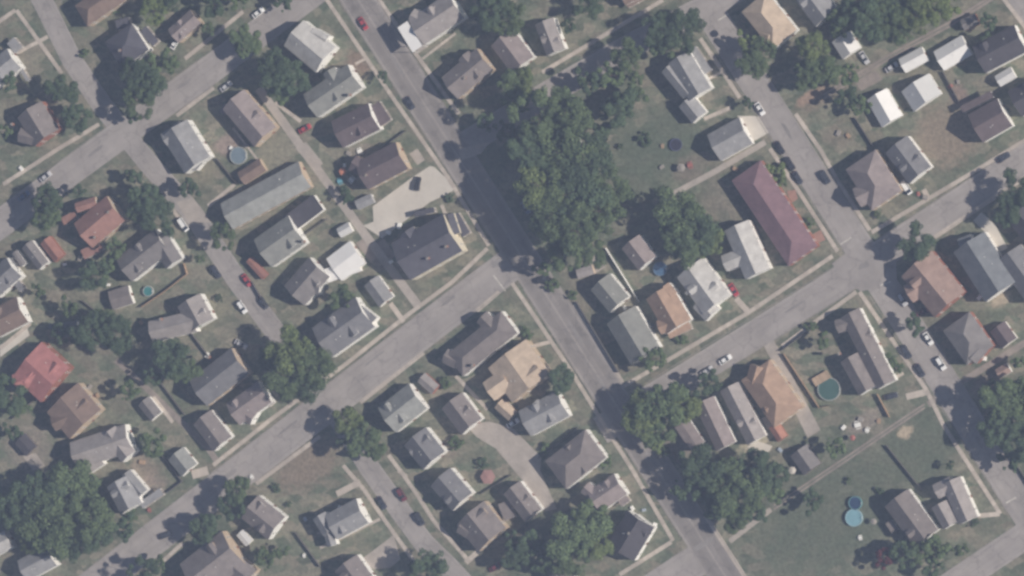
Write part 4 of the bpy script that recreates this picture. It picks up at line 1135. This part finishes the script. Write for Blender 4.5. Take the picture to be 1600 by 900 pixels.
for a in (('P', 567, 37, AM, 'sedan', 'red', 'red sedan parked on the main street near the top edge'),
          ('P', 640, 161, AM, 'sedan', 'dark', 'dark sedan on the left lane of the main street'),
          ('P', 476, 201, 28, 'sedan', 'red', 'red car on the concrete alley beside the plum brown house'),
          ('P', 353, 135, 35, 'sedan', 'silver', 'pale car at the kerb left of the long pinkish brown house'),
          ('P', 403, 20, 37, 'sedan', 'white', 'white car at the top edge on the top left street'),
          ('P', 273, 67, 60, 'sedan', 'white', 'small white car below the pinkish taupe house at the top'),
          ('P', 37, 306, 37, 'sedan', 'blue', 'blue-grey car in tree shade on the top left street'),
          ('P', 71, 276, 37, 'sedan', 'silver', 'silver car in shade beside the sidewalk at the far left'),
          ('P', 286, 351, -55, 'van', 'white', 'white van parked on the pad beside the left side street'),
          ('P', 385, 438, -55, 'sedan', 'red', 'red car parked on the left side street'),
          ('P', 337, 425, -55, 'suv', 'dark', 'dark car at the left kerb of the left side street'),
          ('P', 378, 480, -55, 'suv', 'white', 'white car at the left kerb of the left side street'),
          ('P', 411, 473, -55, 'sedan', 'dark', 'dark car at the right kerb opposite the white car'),
          ('P', 376, 538, -30, 'sedan', 'silver', 'silver car in shade above the plain grey house'),
          ('P', 652, 287, 80, 'suv', 'black', 'black car parked alone on the concrete parking lot'),
          ('P', 848, 436, 20, 'suv', 'black', 'black car at the corner of the central crossing'),
          ('P', 821, 324, AM, 'sedan', 'blue', 'blue car half hidden under the grove'),
          ('P', 1146, 453, AM, 'sedan', 'red', 'dark red car right of the pale grey-white house'),
          ('P', 1133, 562, AB, 'sedan', 'white', 'white car at the lower kerb of the right cross street'),
          ('P', 1104, 580, AB, 'sedan', 'silver', 'silver car parked behind the white car on the cross street'),
          ('P', 1187, 170, AM, 'sedan', 'white', 'white car at the kerb above the cream garage apron'),
          ('P', 1218, 231, AM, 'sedan', 'black', 'first black car at the left kerb above the maroon hall'),
          ('P', 1234, 256, AM, 'suv', 'black', 'middle black car at the kerb beside the maroon hall'),
          ('P', 1246, 278, AM, 'sedan', 'dark', 'lowest dark car in the row beside the maroon hall'),
          ('P', 1289, 277, AM, 'suv', 'dark', 'dark car across the street from the maroon hall'),
          ('P', 1416, 293, AM, 'van', 'white', 'white van right of the big taupe hipped house'),
          ('P', 1568, 246, AB, 'sedan', 'dark', 'dark car on the upper right cross street'),
          ('P', 1410, 468, AM, 'suv', 'silver', 'silver car left of the pinkish brown house'),
          ('P', 1442, 487, 20, 'sedan', 'maroon', 'maroon car below the pinkish brown house'),
          ('P', 1450, 529, AM, 'sedan', 'white', 'white car at the right kerb beside the grey hipped house'),
          ('P', 1470, 568, AM, 'suv', 'white', 'white and dark car beside the mouth of the dirt alley'),
          ('P', 1416, 550, AM, 'suv', 'dark', 'upper dark car at the left kerb below the right crossing'),
          ('P', 1437, 579, AM, 'sedan', 'dark', 'lower dark car at the left kerb below the right crossing'),
          ('P', 1392, 619, 15, 'sedan', 'dark', 'dark car in the yard of the long taupe house'),
          ('P', 627, 773, AM, 'suv', 'maroon', 'maroon car at the right kerb of the lower side street'),
          ('P', 596, 786, AM, 'sedan', 'dark', 'dark car at the left kerb of the lower side street'),
          ('P', 655, 811, AM, 'suv', 'dark', 'dark car at the right kerb below the maroon car'),
          ('P', 258, 836, 20, 'sedan', 'dark', 'dark car alone on the lower left cross street'),
          ('P', 801, 661, 30, 'sedan', 'white', 'white car at the end of the curved gravel drive'),
          ('P', 1393, 105, AB, 'sedan', 'silver', 'silver car left of the narrow white garage'),
          ('P', 1350, 90, AM, 'sedan', 'silver', 'pale car below the small lone white garage'),
          ('P', 774, 886, 30, 'sedan', 'maroon', 'dark red car at the bottom edge beside the walk')):
    car(*a)

# ------------------------------------------------------------------ pools, fences, yard things
def water(name, c):
    m = surface(name, c, .15, .12, .6, .15, 2)
    m.node_tree.nodes['Principled BSDF'].inputs['Specular IOR Level'].default_value = .5
    return m
M_deckwood = surface('deck_wood', (.42, .31, .22), .8, .15, .6, island=.15)
def pool(px, py, r, wat, rim, label, deck=None, h=1.2):
    p = G(px, py, h)
    o = thing('round_pool', label, 'pool', (p[0], p[1], 0))
    rm = r * S
    mb = MB(); n = 28
    vs = []
    for rr, z in ((rm, 0), (rm, h), (rm - .25, h), (rm - .25, h - .3)):
        vs += [(rr * math.cos(2 * math.pi * i / n), rr * math.sin(2 * math.pi * i / n), z) for i in range(n)]
    mb.add(vs, [(k * n + i, k * n + (i + 1) % n, (k + 1) * n + (i + 1) % n, (k + 1) * n + i) for k in range(3) for i in range(n)])
    mb.build('rim', rim, o)
    wm = MB(); wm.cyl((0, 0), rm - .26, .2, h - .15, n); wm.build('water', wat, o)
    lad = MB()
    for s in (-.25, .25):
        lad.box((rm - .1, s), (1, 0), .04, .03, h - .05, h + .7)
    lad.box((rm - .1, 0), (1, 0), .05, .27, h + .5, h + .56)
    lad.build('ladder', M_trim, o)
    if deck:
        dp = [G(*q, h) for q in deck]
        dm = MB(); k = len(dp)
        a = Vector(dp[0]); b = Vector(dp[1]); d = Vector(dp[-1])
        nb = max(4, int((b - a).length / .3))
        for i in range(nb):
            t = (b - a).normalized(); w_ = (d - a)
            c = a + (b - a) * ((i + .5) / nb) + w_ / 2
            dm.box((c.x - p[0], c.y - p[1]), t, (b - a).length / nb / 2 - .01, w_.length / 2, 0 if i % 4 == 0 else h - .2, h + .02)
        dm.build('deck', M_deckwood, o)
M_prim = surface('pool_rim', (.34, .36, .35), .5, .05, 1)
pool(1295, 608, 18, water('green_water', (.06, .12, .105)), M_prim, 'big round pool of green water beside a wooden deck', [(1268, 592), (1292, 578), (1297, 590), (1274, 604)])
pool(1334, 809, 13.5, water('pale_blue_water', (.20, .36, .42)), surface('pale_blue_liner', (.28, .42, .47), .5, .05, 1), 'round sky blue pool on the big lower right lawn')
pool(1336, 786, 10.5, water('deep_blue_water', (.03, .06, .12)), surface('teal_rim', (.12, .26, .28), .5, .05, 1), 'small dark pool with a teal rim beside the sky blue pool')
pool(1031, 420, 11, water('blue_water', (.075, .14, .24)), surface('blue_rim', (.13, .2, .30), .5, .05, 1), 'small dusky blue pool above the orange-tan house')
pool(372, 243, 14, water('cloudy_water', (.17, .22, .26)), M_prim, 'cloudy blue pool right of the white zigzag-walled house')
pool(231, 455, 8.5, water('teal_water', (.05, .2, .2)), M_prim, 'little teal pool with a pale rim left of the L-plan house')

def trampoline(px, py, r, label):
    p = G(px, py, .8)
    o = thing('trampoline', label, 'trampoline', (p[0], p[1], 0))
    rm = r * S
    mb = MB(); mb.cyl((0, 0), rm - .3, .78, .8, 24); mb.build('jumping_mat', surface('black_mat', (.03, .03, .05), .8, .1, 1), o)
    rg = MB(); n = 24
    vs = []
    for rr, z in ((rm - .3, .8), (rm, .8), (rm, .88), (rm - .3, .88)):
        vs += [(rr * math.cos(2 * math.pi * i / n), rr * math.sin(2 * math.pi * i / n), z) for i in range(n)]
    rg.add(vs, [(k * n + i, k * n + (i + 1) % n, ((k + 1) % 4) * n + (i + 1) % n, ((k + 1) % 4) * n + i) for k in range(4) for i in range(n)])
    rg.build('rim_pad', surface('blue_pad', (.07, .08, .15), .7, .1, 1), o)
    for i in range(4):
        a = i * math.pi / 2 + .4
        l = MB(); l.box(((rm - .15) * math.cos(a), (rm - .15) * math.sin(a)), (1, 0), .04, .04, 0, .8); l.build('leg', M_rim, o)
trampoline(1056, 226, 10, 'round black trampoline on the lawn left of the grey garage')

def fence(pts, kind, label):
    mat, h = {'white': (M_vinyl, 1.9), 'wood': (M_wood, 1.8), 'grey': (M_grey_wood, 1.6)}[kind]
    P = [Vector(G(*p)) for p in pts]
    o = thing('fence', label, 'fence', (P[0].x, P[0].y, 0), 0, 'yard fences')
    for a, b in zip(P, P[1:]):
        n = max(1, round((b - a).length / 2.4))
        t = (b - a).normalized()
        for i in range(n):
            c = a + (b - a) * ((i + .5) / n) - P[0]
            hl = (b - a).length / n / 2
            mb = MB()
            nb = 8
            for j in range(nb):
                q = c + t * hl * ((j + .5) / nb * 2 - 1)
                mb.box(q, t, hl / nb - .008, .02, .05, h + (.02 if j % 2 else 0))
            nrm = Vector((-t.y, t.x))
            for z in (.4, h - .4):
                mb.box(c + nrm * .035, t, hl - .06, .014, z, z + .09)
            mb.build('panel', mat, o)
            pm = MB(); pm.box(c - t * hl, t, .07, .07, 0, h + .1); pm.build('post', mat, o)
for pts, k, lab in (([(948, 388), (973, 428), (1000, 472)], 'white', 'long white fence beside the grey house with the rear wing'),
                    ([(1226, 553), (1281, 637), (1302, 633)], 'wood', 'brown wooden fence along the long concrete drive'),
                    ([(1372, 616), (1391, 652)], 'wood', 'short wooden fence behind the long taupe house'),
                    ([(289, 412), (294, 428), (262, 453), (222, 480)], 'wood', 'pale wooden fence round the little teal pool yard'),
                    ([(1337, 184), (1366, 230)], 'grey', 'dark fence right of the right side street lawn'),
                    ([(1474, 112), (1500, 160)], 'grey', 'dark fence below the largest white garage'),
                    ([(1386, 696), (1442, 766)], 'grey', 'dark fence crossing the big lower right lawn'),
                    ([(463, 832), (502, 886)], 'grey', 'dark fence below the light grey house at lower left'),
                    ([(340, 248), (372, 288)], 'grey', 'dark fence left of the cloudy blue pool'),
                    ([(245, 588), (290, 648)], 'grey', 'dark fence beside the dirt alley'),
                    ([(255, 712), (286, 752), (262, 770)], 'grey', 'dark fence round the yard right of the light grey house'),
                    ([(800, 838), (845, 800)], 'grey', 'dark fence below the curved gravel drive'),
                    ([(752, 772), (800, 742)], 'grey', 'grey fence above the taupe house with the cream awning'),
                    ([(842, 716), (905, 668)], 'grey', 'grey fence above the house with four slopes'),
                    ([(395, 440), (418, 480)], 'grey', 'grey fence along the left side street sidewalk'),
                    ([(902, 472), (968, 582)], 'grey', 'dark fence along the main street below the central crossing'),
                    ([(1050, 706), (1122, 805)], 'grey', 'dark fence in shade right of the main street'),
                    ([(1538, 645), (1614, 765)], 'grey', 'dark fence along the right kerb near the right edge'),
                    ([(592, 236), (636, 204)], 'grey', 'dark fence below the plum brown house'),
                    ([(478, 366), (512, 342)], 'grey', 'grey fence below the black flat roof'),
                    ([(352, 590), (330, 560), (300, 520)], 'grey', 'grey fence above the plain grey house'),
                    ([(1030, 500), (1010, 525)], 'grey', 'short grey fence beside the orange-tan house'),
                    ([(130, 470), (170, 500)], 'grey', 'grey fence left of the flat taupe garage'),
                    ([(60, 620), (20, 655)], 'grey', 'grey fence left of the broad brown house'),
                    ([(1222, 548), (1265, 515)], 'grey', 'grey fence above the green pool yard')):
    fence(pts, k, lab)

def bits(name, cat, px, py, z, parts, label, rz=0):
    p = G(px, py, z)
    o = thing(name, label, cat, (p[0], p[1], 0), R(rz))
    for nm, (cx, cy, hx, hy, z0, z1), mat, tp in parts:
        mb = MB(); mb.box((cx, cy), (1, 0), hx, hy, z0, z1, top=tp); mb.build(nm, mat, o)
M_or = surface('orange_plastic', (.62, .25, .16), .5, .1, 2)
M_cy = surface('cyan_plastic', (.14, .34, .42), .5, .1, 2)
M_rd = surface('red_plastic', (.36, .14, .12), .5, .1, 2)
def table(px, py, mat, label, rz=20, s=1.0):
    bits('patio_table', 'table', px, py, .75, [('table_top', (0, 0, .9 * s, .6 * s, .70, .75), mat, 1)] + [('leg', (sx * .75 * s, sy * .45 * s, .05, .05, 0, .70), mat, 1) for sx in (-1, 1) for sy in (-1, 1)] + [('bench', (0, sy * 1.0 * s, .8 * s, .14, .40, .45), mat, 1) for sy in (-1, 1)], label, rz)
def umbrella(px, py, mat, label, r=1.3):
    p = G(px, py, 2.3)
    o = thing('patio_umbrella', label, 'umbrella', (p[0], p[1], 0))
    mb = MB(); mb.cyl((0, 0), r, 2.15, 2.5, 6, r1=.08); mb.build('canopy', mat, o)
    pm = MB(); pm.cyl((0, 0), .04, .1, 2.15, 8); pm.build('pole', M_rim, o)
    bm_ = MB(); bm_.cyl((0, 0), .35, 0, .1, 12, r1=.2); bm_.build('base', M_kerb, o)
umbrella(535, 268, M_or, 'orange canopy in the junk-strewn yard beside the alley')
umbrella(1365, 815, M_kerb, 'pale patio umbrella right of the sky blue pool', 1.1)
umbrella(1064, 262, M_kerb, 'pale umbrella on the back lawn above the gravel drive', 1.5)
umbrella(796, 860, M_or, 'orange-red umbrella behind the taupe house with the awning', 1.2)
umbrella(1238, 735, M_drive, 'pale canopy beside the shaded grey-brown shed', 1.3)
umbrella(1332, 684, M_rd, 'pinkish red umbrella beside the dirt track', 1.0)
table(531, 283, M_cy, 'cyan play table in the junk-strewn yard')
table(549, 281, M_trim, 'white table right of the cyan play table', -40)
table(562, 236, M_trim, 'white table above the dark brown house', 25)
table(1078, 258, M_rd, 'red picnic table right of the pale umbrella')
table(1340, 664, M_trim, 'white table in the cluttered yard below the long taupe house', 15, 1.2)
table(1355, 672, M_trim, 'smaller white table near the dirt alley', -20, .8)
table(1344, 840, M_trim, 'white table below the sky blue pool', 10, .7)
table(233, 797, M_rd, 'red bench table at the white porch of the light grey house', 30, .7)
table(393, 745, M_trim, 'white table at the kerb by the lower left cross street', 30, .7)
table(475, 868, M_trim, 'white table on the lawn near the bottom edge', 0, .6)
table(1035, 228, M_wood, 'wooden picnic table left of the trampoline', 0, .6)
table(1373, 658, M_wood, 'wooden table behind the long taupe house', 0, .7)
umbrella(762, 745, surface('dusty_pink', (.34, .2, .18), .8, .1, 1), 'dusty pink round canopy right of the grey box-like house', 2.6)

bx0 = MB(); bx0.box((0, 0), (1, 0), .62, .42, 0, .62, top=.96); BOXB = bx0.mesh('box_body', M_trim)
bx1 = MB(); bx1.box((0, 0), (1, 0), .66, .46, .62, .72, top=.9); BOXL = bx1.mesh('lid', M_trim)
PALE = dict(white=M_trim, pale_grey=M_kerb, tan=M_wood, blue_grey=surface('blue_grey_plastic', (.35, .4, .46), .5, .1, 2), red=M_rd)
for i, (px, py, cn) in enumerate(((169, 445, 'white'), (324, 555, 'white'), (220, 504, 'tan'), (101, 413, 'white'), (125, 404, 'pale_grey'), (33, 263, 'white'), (623, 259, 'pale_grey'), (624, 353, 'white'), (607, 363, 'white'), (611, 409, 'white'), (581, 307, 'white'), (1149, 264, 'tan'), (1034, 261, 'pale_grey'),
                                  (1435, 303, 'red'), (1446, 308, 'pale_grey'), (1074, 457, 'white'), (976, 481, 'white'), (1537, 560, 'white'), (1530, 465, 'white'), (477, 811, 'blue_grey'), (498, 833, 'pale_grey'), (530, 794, 'white'), (988, 794, 'white'), (1006, 797, 'blue_grey'), (1023, 821, 'white'), (1219, 703, 'blue_grey'), (1311, 704, 'white'),
                                  (300, 245, 'tan'), (362, 232, 'white'), (385, 228, 'pale_grey'), (538, 258, 'white'), (545, 240, 'pale_grey'), (1485, 135, 'red'), (1497, 128, 'pale_grey'), (1345, 655, 'pale_grey'), (1318, 668, 'white'), (233, 708, 'pale_grey'), (222, 722, 'tan'), (140, 605, 'pale_grey'), (152, 618, 'tan'), (1552, 600, 'tan'), (1310, 208, 'pale_grey'), (1325, 212, 'tan'))):
    for nth in range(9):
        lab = f"{cn.replace('_', ' ')} garden box {place_words(px, py, nth)}"
        if lab not in used_labels and len(lab.split()) <= 16:
            break
    used_labels.add(lab)
    p = G(px, py, .5)
    o = thing('garden_box', lab, 'box', (p[0], p[1], 0), i * 1.1, 'garden boxes in the yards')
    sc = .8 + .5 * ((i * 37) % 10) / 10
    for nm, me in (('box_body', BOXB), ('lid', BOXL)):
        c = link(nm, me, o)
        c.scale = (sc * 1.2, sc * 1.2, sc)
        c.material_slots[0].link = 'OBJECT'
        c.material_slots[0].material = PALE[cn]
# ------------------------------------------------------------------ air
hz = MB()
hz.box((0, 0), (1, 0), 700, 700, -1, 2300)
hm = bpy.data.materials.new('morning_haze')
hm.use_nodes = True
hn = hm.node_tree
hn.nodes.clear()
ho = hn.nodes.new('ShaderNodeOutputMaterial')
pv = hn.nodes.new('ShaderNodeVolumePrincipled')
pv.inputs['Color'].default_value = (.56, .68, 1, 1)
pv.inputs['Density'].default_value = .000106
hn.links.new(pv.outputs[0], ho.inputs['Volume'])
hz.build('haze', hm, kind='stuff')
